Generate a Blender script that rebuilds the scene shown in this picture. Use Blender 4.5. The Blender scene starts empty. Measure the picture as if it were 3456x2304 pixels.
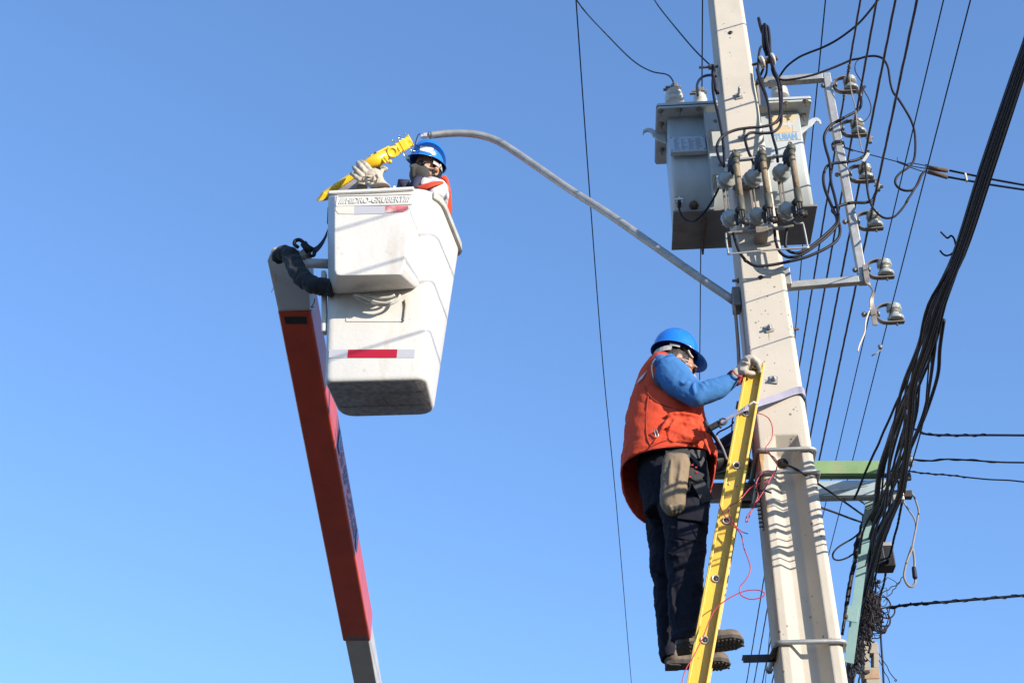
import bpy, math, random
from math import sin, cos, tan, pi, radians, atan2, sqrt, exp
from mathutils import Vector, Matrix, noise

# ---------------------------------------------------------------- camera, sky, sun, exposure
FPX, CX, CY, PITCH, CAMZ = 4551.0, 1728.0, 1152.0, radians(33.8), 1.6
scene = bpy.context.scene
cam_data = bpy.data.cameras.new('camera'); cam = bpy.data.objects.new('camera', cam_data)
scene.collection.objects.link(cam); scene.camera = cam
cam.location = (0, 0, CAMZ); cam.rotation_euler = (radians(90) + PITCH, 0, 0)
cam_data.sensor_width = 36.0; cam_data.lens = FPX / 3456.0 * 36.0
cam_data.clip_start = 0.05; cam_data.clip_end = 3000.0

SUN_AZ, SUN_EL = radians(47), radians(15)            # azimuth to the right of the direction behind the camera
SUN = Vector((sin(SUN_AZ) * cos(SUN_EL), -cos(SUN_AZ) * cos(SUN_EL), sin(SUN_EL)))
world = bpy.data.worlds.new('World'); scene.world = world; world.use_nodes = True
wn = world.node_tree.nodes; wl = world.node_tree.links
sky = wn.new('ShaderNodeTexSky'); sky.sky_type = 'NISHITA'; sky.sun_disc = False
sky.sun_elevation = SUN_EL; sky.sun_rotation = atan2(SUN.x, SUN.y)
sky.altitude = 0; sky.air_density = 1.0; sky.dust_density = 0.3; sky.ozone_density = 2.2
tint = wn.new('ShaderNodeMixRGB'); tint.blend_type = 'MULTIPLY'; tint.inputs[0].default_value = 1.0; tint.inputs[2].default_value = (0.93, 1.21, 1.62, 1)   # clear, deep winter blue
sg = wn.new('ShaderNodeGamma'); sg.inputs[1].default_value = 0.75
wl.new(sky.outputs[0], tint.inputs[1]); wl.new(tint.outputs[0], sg.inputs[0]); tm = wn.new('ShaderNodeMixRGB'); tm.blend_type = 'MULTIPLY'; tm.inputs[0].default_value = 1.0; tm.inputs[2].default_value = (0.93, 1.05, 1.20, 1)
wl.new(sg.outputs[0], tm.inputs[1]); wl.new(tm.outputs[0], wn['Background'].inputs[0]); wn['Background'].inputs[1].default_value = 0.148
sl = bpy.data.lights.new('sun', 'SUN'); so = bpy.data.objects.new('sun', sl); scene.collection.objects.link(so)
sl.energy = 5.0; sl.angle = radians(0.5); sl.color = (1.0, 0.89, 0.74)
so.rotation_euler = SUN.to_track_quat('Z', 'Y').to_euler(); so.location = (20, -20, 30)
scene.view_settings.view_transform = 'Standard'; scene.view_settings.look = 'None'
scene.view_settings.exposure = 0.75; scene.view_settings.gamma = 1.0

# ---------------------------------------------------------------- pixel rays to real places
CAMP = Vector((0, 0, CAMZ)); FW = Vector((0, cos(PITCH), sin(PITCH))); UPV = Vector((0, -sin(PITCH), cos(PITCH)))
def frame(x0, y0, s):
    return lambda x, y: (x0 + x / s, y0 + y / s)
S_ = lambda x, y: (x, y)
A = frame(1000, 400, 3.92); B = frame(880, 780, 2.376); C_ = frame(880, 1400, 1.7346); D = frame(2050, 1080, 2.178)
E = frame(2050, 1700, 2.5954); T = frame(2150, 250, 2.4129); U = frame(2300, 0, 3.1357); VV = frame(2600, 200, 3.1367)
W = frame(2600, 600, 2.6133); X_ = frame(2900, 0, 1.7428); Y_ = frame(2800, 1300, 2.6128); Z_ = frame(2500, 1700, 2.5957)
Q = frame(2400, 1150, 2.6133); H = frame(2180, 1100, 5.226); I_ = frame(2300, 1380, 3.92); J = frame(2400, 440, 3.4075)
K = frame(2820, 1850, 3.453); L_ = frame(2860, 1450, 3.483); M = frame(2200, 2080, 6.533); N = frame(1340, 460, 5.6)
O_ = frame(1060, 440, 6.533)
def ray(p):
    return FW + Vector((1, 0, 0)) * ((p[0] - CX) / FPX) + UPV * ((CY - p[1]) / FPX)
def P(p, y):
    d = ray(p); return CAMP + d * (y / d.y)
def PZ(p, z):
    d = ray(p); return CAMP + d * ((z - CAMZ) / d.z)
YAW = radians(-4.0)
O3 = Vector((1.345, 5.8, 0)); UU = Vector((cos(YAW), sin(YAW), 0)); VD = Vector((-sin(YAW), cos(YAW), 0)); ZZ = Vector((0, 0, 1))
def L(u, v, z): return O3 + UU * u + VD * v + ZZ * z
def PV(p, v):
    d = ray(p); return CAMP + d * ((O3 + VD * v - CAMP).dot(VD) / d.dot(VD))
def to_uvz(q):
    w = q - O3; return w.dot(UU), w.dot(VD), q.z
def lerp(a, b, t): return a + (b - a) * t
def path(fr, pts, y):
    n = len(pts) - 1
    if isinstance(y, (int, float)): y = (y, y)
    out = []
    for i, p in enumerate(pts):
        t = i / n * (len(y) - 1); k = min(int(t), len(y) - 2)
        out.append(P(fr(*p), lerp(y[k], y[k + 1], t - k)))
    return out
def pathz(fr, pts, z):
    n = len(pts) - 1
    if isinstance(z, (int, float)): z = (z, z)
    return [PZ(fr(*p), lerp(z[0], z[-1], i / n)) for i, p in enumerate(pts)]
def catmull(pts, seg=8):
    if len(pts) < 3: return list(pts)
    P_ = [pts[0] * 2 - pts[1]] + list(pts) + [pts[-1] * 2 - pts[-2]]; out = []
    for i in range(1, len(P_) - 2):
        a, b, c, d = P_[i - 1], P_[i], P_[i + 1], P_[i + 2]
        for k in range(seg):
            t = k / seg
            out.append(0.5 * ((2 * b) + (c - a) * t + (2 * a - 5 * b + 4 * c - d) * t * t + (3 * b - a - 3 * c + d) * t ** 3))
    out.append(pts[-1].copy()); return out

def extend(pts, d, total):
    """carry a cable straight on from its last point, in growing steps"""
    out = list(pts); step = (pts[-1] - pts[-2]).length; run = 0
    while run < total:
        run += step; out.append(pts[-1] + d * run); step *= 1.35
    return out
# ---------------------------------------------------------------- materials
def mat(name, col, rough=0.5, metal=0.0, var=0.12, scale=6.0, bump=0.15, bscale=60.0, spots=0.0, spotcol=(0.03, 0.028, 0.025),
        spotscale=40.0, patch=0.0, patchcol=(0.25, 0.12, 0.05), patchscale=3.0, coat=0.0, sheen=0.0, streak=None, bdist=0.004, spec=0.5):
    m = bpy.data.materials.new(name); m.use_nodes = True; nt = m.node_tree; n = nt.nodes; l = nt.links
    b = n['Principled BSDF']; b.inputs['Roughness'].default_value = rough; b.inputs['Metallic'].default_value = metal
    if coat: b.inputs['Coat Weight'].default_value = coat; b.inputs['Coat Roughness'].default_value = 0.12
    b.inputs['Specular IOR Level'].default_value = spec
    if sheen: b.inputs['Sheen Weight'].default_value = sheen
    tc = n.new('ShaderNodeTexCoord'); vec = tc.outputs['Object']
    if streak:
        mp = n.new('ShaderNodeMapping'); mp.inputs['Scale'].default_value = streak; l.new(vec, mp.inputs[0]); svec = mp.outputs[0]
    else: svec = vec
    no = n.new('ShaderNodeTexNoise'); no.inputs['Scale'].default_value = scale; no.inputs['Detail'].default_value = 6
    l.new(svec, no.inputs['Vector'])
    r = n.new('ShaderNodeValToRGB'); r.color_ramp.elements[0].position = 0.3; r.color_ramp.elements[1].position = 0.7
    r.color_ramp.elements[0].color = (*[c * (1 - var) for c in col], 1); r.color_ramp.elements[1].color = (*[min(1, c * (1 + var)) for c in col], 1)
    l.new(no.outputs['Fac'], r.inputs[0]); out = r.outputs[0]
    def mixin(out, texfac, lo, hi, amount, colr):
        rr = n.new('ShaderNodeMapRange'); rr.inputs[1].default_value = lo; rr.inputs[2].default_value = hi
        rr.inputs[3].default_value = 0; rr.inputs[4].default_value = amount; l.new(texfac, rr.inputs[0])
        mx = n.new('ShaderNodeMixRGB'); l.new(rr.outputs[0], mx.inputs[0]); l.new(out, mx.inputs[1]); mx.inputs[2].default_value = (*colr, 1)
        return mx.outputs[0]
    if patch:
        n2 = n.new('ShaderNodeTexNoise'); n2.inputs['Scale'].default_value = patchscale; n2.inputs['Detail'].default_value = 8
        n2.inputs['Roughness'].default_value = 0.65; l.new(svec, n2.inputs['Vector']); out = mixin(out, n2.outputs['Fac'], 0.54, 0.68, patch, patchcol)
    hgt = None
    if spots:
        v = n.new('ShaderNodeTexVoronoi'); v.inputs['Scale'].default_value = spotscale; l.new(vec, v.inputs['Vector'])
        n3 = n.new('ShaderNodeTexNoise'); n3.inputs['Scale'].default_value = spotscale * 0.35; l.new(vec, n3.inputs['Vector'])
        ad = n.new('ShaderNodeMath'); ad.operation = 'MULTIPLY_ADD'; l.new(n3.outputs['Fac'], ad.inputs[0]); ad.inputs[1].default_value = 0.62
        l.new(v.outputs['Distance'], ad.inputs[2])
        out = mixin(out, ad.outputs[0], 0.42, 0.36, spots, spotcol); hgt = ad.outputs[0]
    l.new(out, b.inputs['Base Color'])
    if bump:
        nb = n.new('ShaderNodeTexNoise'); nb.inputs['Scale'].default_value = bscale; nb.inputs['Detail'].default_value = 5
        l.new(vec, nb.inputs['Vector']); bp = n.new('ShaderNodeBump'); bp.inputs['Strength'].default_value = bump
        bp.inputs['Distance'].default_value = bdist; l.new(nb.outputs['Fac'], bp.inputs['Height']); l.new(bp.outputs[0], b.inputs['Normal'])
    return m
MT = dict(
 concrete=mat('concrete', (0.45, 0.41, 0.35), 0.9, var=0.07, scale=3.5, bump=0.25, bscale=170, spots=0.8, spotcol=(.09, .07, .055), spotscale=30, patch=0.3, patchcol=(0.34, 0.31, 0.27), patchscale=4),
 concrete_far=mat('weathered_concrete', (0.30, 0.27, 0.22), 0.9, var=0.15, scale=5, bump=0.5, bscale=90, patch=0.4, patchcol=(0.16, 0.14, 0.11)),
 galv=mat('galvanised_steel', (0.335, 0.34, 0.335), 0.5, 0.55, var=0.16, scale=22, bump=0.12, bscale=90, patch=0.35, patchcol=(0.30, 0.27, 0.22), patchscale=9),
 galv_dark=mat('weathered_steel', (0.20, 0.18, 0.16), 0.55, 0.5, var=0.25, scale=20, bump=0.2, patch=0.5, patchcol=(0.13, 0.075, 0.04), patchscale=12),
 dark_metal=mat('dark_metal', (0.035, 0.032, 0.03), 0.5, 0.4, var=0.3, scale=30, bump=0.3, bscale=120, patch=0.3, patchcol=(0.09, 0.055, 0.03), patchscale=18),
 rust=mat('rusty_steel', (0.10, 0.062, 0.043), 0.8, 0.2, var=0.35, scale=25, bump=0.5),
 tank=mat('transformer_paint', (0.385, 0.42, 0.43), 0.42, 0.0, var=0.05, scale=4, bump=0.05, bscale=50, streak=(5, 5, 1.2), patch=0.35, patchcol=(0.27, 0.26, 0.23), patchscale=3),
 tank_base=mat('stained_tank_paint', (0.17, 0.165, 0.16), 0.6, 0.1, var=0.2, scale=6, bump=0.15, patch=0.6, patchcol=(0.13, 0.08, 0.05), patchscale=5),
 plate=mat('aluminium_plate', (0.48, 0.50, 0.52), 0.35, 0.6, var=0.08, scale=60, bump=0.05),
 engraving=mat('engraved_lettering', (0.37, 0.39, 0.41), 0.5, 0.4, bump=0),
 porcelain=mat('grey_porcelain', (0.31, 0.335, 0.32), 0.2, 0, var=0.12, scale=12, bump=0.04, coat=0.5, patch=0.45, patchcol=(0.22, 0.2, 0.16), patchscale=10),
 porcelain_white=mat('white_porcelain', (0.46, 0.44, 0.40), 0.25, 0, var=0.1, scale=14, bump=0.04, coat=0.4, patch=0.4, patchcol=(0.3, 0.23, 0.16), patchscale=9),
 fibre=mat('worn_fibre_tube', (0.23, 0.175, 0.115), 0.9, 0, var=0.45, scale=8, bump=0.6, bscale=80, streak=(30, 30, 2.5), patch=0.7, patchcol=(0.34, 0.30, 0.25), patchscale=5),
 olive=mat('olive_sleeve', (0.075, 0.075, 0.055), 0.6, 0.1, var=0.2, scale=20, bump=0.2),
 cable=mat('black_cable', (0.010, 0.010, 0.016), 0.5, 0, spec=0.22, var=0.3, scale=14, bump=0.15, patch=0.2, patchcol=(0.04, 0.036, 0.04), patchscale=6),
 cable_brown=mat('weathered_cable', (0.017, 0.014, 0.017), 0.6, 0, spec=0.2, var=0.35, scale=10, bump=0.3, patch=0.25, patchcol=(0.07, 0.055, 0.048), patchscale=9),
 conductor=mat('stranded_conductor', (0.065, 0.052, 0.058), 0.55, 0.35, var=0.3, scale=30, bump=0.3),
 grey_cable=mat('grey_cable', (0.20, 0.18, 0.165), 0.6, 0, var=0.25, scale=14, bump=0.2),
 pale_wire=mat('pale_wire', (0.55, 0.46, 0.38), 0.6, 0, var=0.1, bump=0),
 red_wire=mat('red_wire', (0.36, 0.018, 0.035), 0.38, 0, var=0.15, bump=0),
 copper=mat('copper_strand', (0.45, 0.2, 0.07), 0.4, 0.7, bump=0),
 green=mat('green_paint', (0.14, 0.24, 0.10), 0.55, 0, var=0.12, scale=8, bump=0.15, patch=0.35, patchcol=(0.28, 0.2, 0.14), patchscale=7),
 bluegrey=mat('blue_grey_paint', (0.27, 0.33, 0.35), 0.5, 0.1, var=0.12, scale=8, bump=0.12, patch=0.3, patchcol=(0.18, 0.13, 0.1), patchscale=8),
 teal=mat('teal_paint', (0.16, 0.28, 0.28), 0.5, 0, var=0.1, scale=8, bump=0.12, patch=0.45, patchcol=(0.24, 0.2, 0.15), patchscale=13),
 ladder=mat('yellow_fibreglass', (0.60, 0.385, 0.035), 0.38, 0, var=0.07, scale=5, bump=0.08, streak=(20, 20, 1.5), patch=0.45, patchcol=(0.40, 0.28, 0.07), patchscale=2.2, spots=0.5, spotcol=(.2, .15, .06), spotscale=26),
 alu=mat('aluminium', (0.52, 0.51, 0.48), 0.4, 0.7, var=0.1, bump=0.1),
 yellow=mat('yellow_powder_coat', (0.74, 0.46, 0.015), 0.32, 0, var=0.05, scale=10, bump=0.05, coat=0.25),
 lens=mat('prismatic_lens', (0.33, 0.32, 0.37), 0.25, 0.1, var=0.2, scale=120, bump=0.5, bscale=220),
 screw=mat('bright_screw', (0.62, 0.60, 0.57), 0.25, 0.9, bump=0),
 white=mat('bucket_fibreglass', (0.53, 0.52, 0.495), 0.42, 0, var=0.03, scale=3, bump=0.4, bscale=45, bdist=0.003, spots=0.35, spotcol=(.38, .34, .28), spotscale=17, streak=(4, 4, 1), patch=0.5, patchcol=(0.42, 0.37, 0.30), patchscale=1.6),
 bucket_rim=mat('grey_rim', (0.40, 0.39, 0.36), 0.6, 0, var=0.15, scale=15, bump=0.2),
 bucket_under=mat('scuffed_bucket_floor', (0.25, 0.24, 0.245), 0.85, 0, var=0.3, scale=28, bump=0.6, bscale=70, patch=0.5, patchcol=(0.2, 0.19, 0.195), patchscale=8),
 red_tape=mat('red_reflective_tape', (0.34, 0.006, 0.02), 0.35, 0, var=0.05, bump=0.05),
 silver_tape=mat('silver_reflective_tape', (0.42, 0.42, 0.45), 0.4, 0.15, var=0.08, scale=40, bump=0.05, streak=(1, 1, 60)),
 sticker=mat('worn_sticker', (0.52, 0.50, 0.44), 0.6, 0, var=0.1, bump=0),
 orange=mat('orange_boom_paint', (0.50, 0.052, 0.016), 0.38, 0, var=0.14, scale=4, bump=0.08, patch=0.3, patchcol=(0.34, 0.030, 0.018), patchscale=2.5, coat=0.2),
 boom_white=mat('boom_white_paint', (0.42, 0.40, 0.385), 0.5, 0.1, var=0.1, scale=5, bump=0.1, patch=0.4, patchcol=(0.24, 0.22, 0.2), patchscale=4),
 decal_blue=mat('blue_decal', (0.05, 0.07, 0.25), 0.4, bump=0), decal_teal=mat('pale_teal_decal', (0.25, 0.55, 0.6), 0.4, bump=0),
 canvas=mat('black_canvas_sleeve', (0.010, 0.013, 0.018), 0.85, 0, var=0.3, scale=18, bump=0.5, bscale=90, sheen=0.06),
 skin=mat('skin', (0.40, 0.205, 0.13), 0.5, 0, var=0.08, scale=25, bump=0.12, bscale=200),
 hair=mat('black_hair', (0.012, 0.010, 0.010), 0.5, 0, var=0.3, scale=60, bump=0.9, bscale=220, streak=(1, 1, 0.1)),
 helmet=mat('blue_helmet', (0.012, 0.16, 0.60), 0.22, 0, var=0.04, scale=8, bump=0.05, bscale=40, coat=0.5, patch=0.12, patchcol=(0.1, 0.2, 0.4), patchscale=20),
 helmet_in=mat('helmet_cradle', (0.40, 0.38, 0.37), 0.6, 0, bump=0.1),
 label=mat('white_label', (0.66, 0.68, 0.68), 0.5, 0, var=0.05, bump=0), label_ink=mat('faded_ink', (0.35, 0.47, 0.52), 0.5, bump=0),
 mask=mat('grey_mask', (0.028, 0.027, 0.027), 0.85, 0, var=0.12, scale=40, bump=0.3, bscale=300, sheen=0.3),
 mask_teal=mat('dark_teal_mask', (0.02, 0.06, 0.075), 0.8, 0, bump=0.2),
 glass=mat('dark_lens', (0.02, 0.02, 0.022), 0.08, 0, bump=0, coat=0.6),
 eye=mat('eye_white', (0.6, 0.56, 0.52), 0.2, bump=0), iris=mat('dark_iris', (0.03, 0.018, 0.012), 0.15, bump=0),
 vest=mat('orange_vest_cloth', (0.56, 0.064, 0.028), 0.85, 0, spec=0.2, var=0.08, scale=5, bump=0.45, bscale=30, bdist=0.008),
 vest_seam=mat('vest_seam', (0.30, 0.035, 0.016), 0.9, 0, bump=0), vest_trim=mat('vest_trim', (0.05, 0.055, 0.065), 0.7, bump=0.2), vest_lining=mat('red_vest_edge', (0.55, 0.06, 0.04), 0.7, bump=0.1),
 sweater=mat('blue_sweater', (0.045, 0.15, 0.36), 0.9, 0, spec=0.2, var=0.06, scale=7, bump=0.4, bscale=30, bdist=0.008),
 white_cloth=mat('white_shirt_cloth', (0.48, 0.48, 0.52), 0.8, 0, var=0.04, bump=0.35, bscale=26, bdist=0.006),
 navy=mat('navy_cloth', (0.022, 0.025, 0.060), 0.8, 0, var=0.15, bump=0.3, bscale=40),
 trousers=mat('dark_work_trousers', (0.011, 0.0115, 0.020), 0.9, 0, spec=0.15, var=0.22, scale=6, bump=0.5, bscale=22, bdist=0.01, patch=0.3, patchcol=(0.030, 0.028, 0.032), patchscale=5),
 glove=mat('pale_leather_glove', (0.39, 0.345, 0.285), 0.8, 0, var=0.12, scale=12, bump=0.55, bscale=55, bdist=0.004, patch=0.3, patchcol=(0.30, 0.25, 0.20), patchscale=14),
 glove_trim=mat('dark_red_binding', (0.30, 0.015, 0.04), 0.7, bump=0.1),
 suede=mat('brown_suede', (0.19, 0.14, 0.09), 0.9, 0, var=0.2, scale=9, bump=0.5, bscale=40, bdist=0.006, patch=0.4, patchcol=(0.14, 0.10, 0.065), patchscale=8),
 webbing=mat('black_webbing', (0.03, 0.03, 0.032), 0.75, 0, var=0.2, scale=40, bump=0.6, bscale=160), buckle_red=mat('red_tab', (0.45, 0.02, 0.015), 0.5, bump=0),
 strap=mat('grey_lilac_webbing', (0.24, 0.235, 0.32), 0.75, 0, var=0.12, scale=18, bump=0.4, bscale=150),
 boot=mat('worn_boot_leather', (0.115, 0.09, 0.07), 0.75, 0, var=0.25, scale=14, bump=0.35, bscale=50, patch=0.5, patchcol=(0.23, 0.18, 0.13), patchscale=9),
 sole=mat('rubber_sole', (0.05, 0.043, 0.04), 0.85, 0, var=0.3, scale=20, bump=0.4),
 tan_band=mat('rusty_band', (0.30, 0.21, 0.14), 0.8, 0.1, var=0.2, scale=20, bump=0.3, patch=0.4, patchcol=(0.3, 0.12, 0.05), patchscale=12),
 logo_orange=mat('faded_orange_print', (0.55, 0.42, 0.25), 0.5, bump=0, var=0.15, scale=5), logo_blue=mat('faded_blue_print', (0.16, 0.29, 0.46), 0.5, bump=0, var=0.1),
 logo_grey=mat('pale_grey_print', (0.42, 0.43, 0.42), 0.5, bump=0, var=0.1), print_white=mat('white_print', (0.72, 0.74, 0.74), 0.5, bump=0),
 rust_stain=mat('rust_stain', (0.42, 0.26, 0.12), 0.95, 0, var=0.25, scale=40, bump=0.1), rust_stain_pale=mat('pale_rust_stain', (0.44, 0.33, 0.21), 0.95, 0, var=0.15, scale=40, bump=0.1),
 box_grey=mat('grey_plastic_box', (0.26, 0.245, 0.22), 0.6, 0, var=0.12, bump=0.1),
 asphalt=mat('asphalt', (0.055, 0.054, 0.052), 0.9, 0, var=0.2, scale=3, bump=0.4, bscale=40),
 earth=mat('dry_ground', (0.11, 0.09, 0.065), 0.95, 0, var=0.25, scale=0.6, bump=0.5, bscale=8, bdist=0.03),
 pavement=mat('pavement_concrete', (0.20, 0.185, 0.165), 0.9, 0, var=0.12, scale=2, bump=0.3, bscale=30),
 road_paint=mat('road_paint', (0.7, 0.68, 0.62), 0.7, 0, var=0.1, scale=12, bump=0),
)

# ---------------------------------------------------------------- mesh builder
def perp(t):
    a = Vector((0, 0, 1)) if abs(t.z) < 0.9 else Vector((1, 0, 0))
    x = t.cross(a).normalized(); return x, t.cross(x).normalized()
class MB:
    def __init__(s): s.v = []; s.f = []; s.sm = []
    def add(s, vs, fs, smooth=True):
        k = len(s.v); s.v += [Vector(v) for v in vs]; s.f += [tuple(i + k for i in f) for f in fs]; s.sm += [smooth] * len(fs); return s
    def rings(s, rings, close=True, cap0=True, cap1=True, smooth=True):
        n = len(rings[0]); vs = [v for r in rings for v in r]; fs = []
        for i in range(len(rings) - 1):
            for j in range(n if close else n - 1):
                a = i * n + j; b = i * n + (j + 1) % n; fs.append((a, b, b + n, a + n))
        m = len(vs)
        if cap0: fs.append(tuple(reversed(range(n))))
        if cap1: fs.append(tuple(range(m - n, m)))
        return s.add(vs, fs, smooth)
    def box(s, c, ex, ey, ez):
        c = Vector(c); ex, ey, ez = Vector(ex), Vector(ey), Vector(ez); vs = []
        for k in (-1, 1):
            for (i, j) in ((-1, -1), (1, -1), (1, 1), (-1, 1)): vs.append(c + ex * i + ey * j + ez * k)
        if ex.cross(ey).dot(ez) < 0: vs = vs[4:] + vs[:4]
        return s.add(vs, [(3, 2, 1, 0), (4, 5, 6, 7), (0, 1, 5, 4), (1, 2, 6, 5), (2, 3, 7, 6), (3, 0, 4, 7)], False)
    def prism(s, poly, ext):
        n = len(poly); ext = Vector(ext); nrm = sum(((poly[i] - poly[0]).cross(poly[(i + 1) % n] - poly[0]) for i in range(1, n)), Vector())
        if nrm.dot(ext) > 0: poly = list(reversed(poly))
        vs = list(poly) + [p + ext for p in poly]
        return s.add(vs, [tuple(range(n)), tuple(reversed(range(n, 2 * n)))] + [((i + 1) % n, i, i + n, (i + 1) % n + n) for i in range(n)], False)
    def tube(s, pts, r, n=8, seg=0, lobes=0, pitch=0.12, lob=0.22, cap=True):
        if seg: pts = catmull(pts, seg)
        m = len(pts); R = r if isinstance(r, (list, tuple)) else [r] * m
        if len(R) != m: R = [lerp(R[min(int(i / (m - 1) * (len(R) - 1)), len(R) - 2)], R[min(int(i / (m - 1) * (len(R) - 1)), len(R) - 2) + 1], i / (m - 1) * (len(R) - 1) - min(int(i / (m - 1) * (len(R) - 1)), len(R) - 2)) for i in range(m)]
        ts = []
        for i in range(m):
            t = pts[min(i + 1, m - 1)] - pts[max(i - 1, 0)]; ts.append(t.normalized() if t.length > 1e-9 else Vector((0, 0, 1)))
        x, _ = perp(ts[0]); rings = []; dist = 0
        for i in range(m):
            if i: dist += (pts[i] - pts[i - 1]).length
            x = (x - ts[i] * x.dot(ts[i])).normalized(); y = ts[i].cross(x)
            ph = 2 * pi * dist / pitch
            rings.append([pts[i] + (x * cos(2 * pi * j / n) + y * sin(2 * pi * j / n)) * R[i] * ((1 + lob * cos(lobes * (2 * pi * j / n) + lobes * ph)) if lobes else 1) for j in range(n)])
        return s.rings(rings, cap0=cap, cap1=cap)
    def cyl(s, a, b, r, n=12, r2=None, smooth=True):
        return s.tube([a, b], [r, r2 if r2 is not None else r], n)
    def capsule(s, a, b, ra, rb, n=12, k=4):
        t = (b - a).normalized() if (b - a).length > 1e-6 else Vector((0, 0, 1)); pts = []; R = []
        for i in range(k):
            th = (i + 0.15) / k * pi / 2; pts.append(a - t * ra * cos(th)); R.append(ra * sin(th))
        pts += [a, b]; R += [ra, rb]
        for i in range(k - 1, -1, -1):
            th = (i + 0.15) / k * pi / 2; pts.append(b + t * rb * cos(th)); R.append(rb * sin(th))
        x, y = perp(t)
        return s.rings([[p + (x * cos(2 * pi * j / n) + y * sin(2 * pi * j / n)) * r for j in range(n)] for p, r in zip(pts, R)])
    def chain(s, pts, rs, n=12):
        for i in range(len(pts) - 1): s.capsule(pts[i], pts[i + 1], rs[i], rs[i + 1], n)
        return s
    def lathe(s, base, axis, prof, n=20):
        t = Vector(axis).normalized(); x, y = perp(t)
        return s.rings([[Vector(base) + t * h + (x * cos(2 * pi * j / n) + y * sin(2 * pi * j / n)) * max(r, 1e-4) for j in range(n)] for h, r in prof])
    def ell(s, c, ax, ay, az, n=16, m=10):
        rings = []
        for i in range(m + 1):
            th = (0.02 + 0.96 * i / m) * pi
            rings.append([c + az * -cos(th) + (ax * cos(2 * pi * j / n) + ay * sin(2 * pi * j / n)) * sin(th) for j in range(n)])
        return s.rings(rings)
    def strap(s, pts, wid, th, seg=0):
        """flat band along pts; wid = width vector(s), th = thickness"""
        m0 = len(pts); wl_ = wid if isinstance(wid, list) else [wid] * m0
        if seg: pts = catmull(pts, seg); wl_ = catmull(wl_, seg)
        rings = []; m = len(pts)
        for i in range(m):
            t = (pts[min(i + 1, m - 1)] - pts[max(i - 1, 0)]).normalized(); w = wl_[i] if len(wl_) == m else wl_[0]
            nn = t.cross(w).normalized() * th / 2
            rings.append([pts[i] - w / 2 - nn, pts[i] + w / 2 - nn, pts[i] + w / 2 + nn, pts[i] - w / 2 + nn])
        return s.rings(rings, smooth=False)
    def disc_ring(s, c, axis, r0, r1, th, n=20):
        return s.lathe(c, axis, [(0, r0), (0, r1), (th, r1), (th, r0), (0, r0)], n)
    def build(s, name, m, parent=None, bevel=0, seg=2, sub=0, solid=0, remesh=0, smooth=0, disp=0, dscale=0.12, disp2=0, dscale2=0.04):
        org = root_of(parent) if parent else Vector((0, 0, 0))
        me = bpy.data.meshes.new(name); me.from_pydata([v - org for v in s.v], [], s.f)
        me.polygons.foreach_set('use_smooth', s.sm); me.update()
        ob = bpy.data.objects.new(name, me); scene.collection.objects.link(ob); me.materials.append(MT[m] if isinstance(m, str) else m)
        if parent: ob.parent = parent
        if remesh:
            r = ob.modifiers.new('remesh', 'REMESH'); r.mode = 'VOXEL'; r.voxel_size = remesh; r.use_smooth_shade = True
        if smooth:
            r = ob.modifiers.new('smooth', 'SMOOTH'); r.factor = 0.5; r.iterations = smooth
        if solid:
            r = ob.modifiers.new('solid', 'SOLIDIFY'); r.thickness = solid; r.offset = -1
        if bevel:
            r = ob.modifiers.new('bevel', 'BEVEL'); r.width = bevel; r.segments = seg; r.limit_method = 'ANGLE'; r.angle_limit = radians(35)
            r.harden_normals = False
        if sub:
            r = ob.modifiers.new('sub', 'SUBSURF'); r.levels = sub; r.render_levels = sub
        for disp, dscale in ((disp, dscale), (disp2, dscale2)):
            if not disp: continue
            t = bpy.data.textures.new('cloth_folds', 'CLOUDS'); t.noise_scale = dscale; t.noise_depth = 3
            r = ob.modifiers.new('folds', 'DISPLACE'); r.texture = t; r.strength = disp; r.mid_level = 0.5; r.texture_coords = 'LOCAL'
        return ob
ORG = {}
def root_of(o):
    while o.parent: o = o.parent
    return ORG.get(o.name, Vector((0, 0, 0)))
def tag(o, label=None, cat=None, group=None, kind=None):
    if label: o['label'] = label
    if cat: o['category'] = cat
    if group: o['group'] = group
    if kind: o['kind'] = kind
    return o
def thing(name, label, cat, loc, group=None):
    o = bpy.data.objects.new(name, None); scene.collection.objects.link(o); o.location = Vector(loc); ORG[o.name] = Vector(loc)
    o.empty_display_size = 0.1; return tag(o, label, cat, group)
def copy_tree(o, loc):
    c = o.copy(); scene.collection.objects.link(c); c.location = loc; ORG[c.name] = Vector(loc)
    def rec(src, dst):
        for ch in [k for k in scene.collection.objects if k.parent == src]:
            d = ch.copy(); scene.collection.objects.link(d); d.parent = dst; rec(ch, d)
    rec(o, c); return c
def text_mesh(txt, size, ext, width=None, bold=0.0):
    cu = bpy.data.curves.new('lettering', 'FONT'); cu.body = txt; cu.size = size; cu.extrude = ext; cu.align_x = 'CENTER'; cu.align_y = 'CENTER'; cu.resolution_u = 3; cu.offset = bold
    ob = bpy.data.objects.new('lettering', cu); scene.collection.objects.link(ob); bpy.context.view_layer.update()
    me = bpy.data.meshes.new_from_object(ob.evaluated_get(bpy.context.evaluated_depsgraph_get()))
    vs = [v.co.copy() for v in me.vertices]; fs = [tuple(p.vertices) for p in me.polygons]
    bpy.data.objects.remove(ob); bpy.data.curves.remove(cu); bpy.data.meshes.remove(me)
    w = max(v.x for v in vs) - min(v.x for v in vs); k = (width / w) if width else 1
    return [Vector((v.x * k, v.y, v.z)) for v in vs], fs
def add_text(mb, txt, c, xd, yd, size, ext=0.001, width=None, shear=0.0, bold=0.0):
    vs, fs = text_mesh(txt, size, ext, width, bold); nd = xd.cross(yd)
    mb.add([c + xd * (v.x + v.y * shear) + yd * v.y + nd * v.z for v in vs], fs, False)
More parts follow.
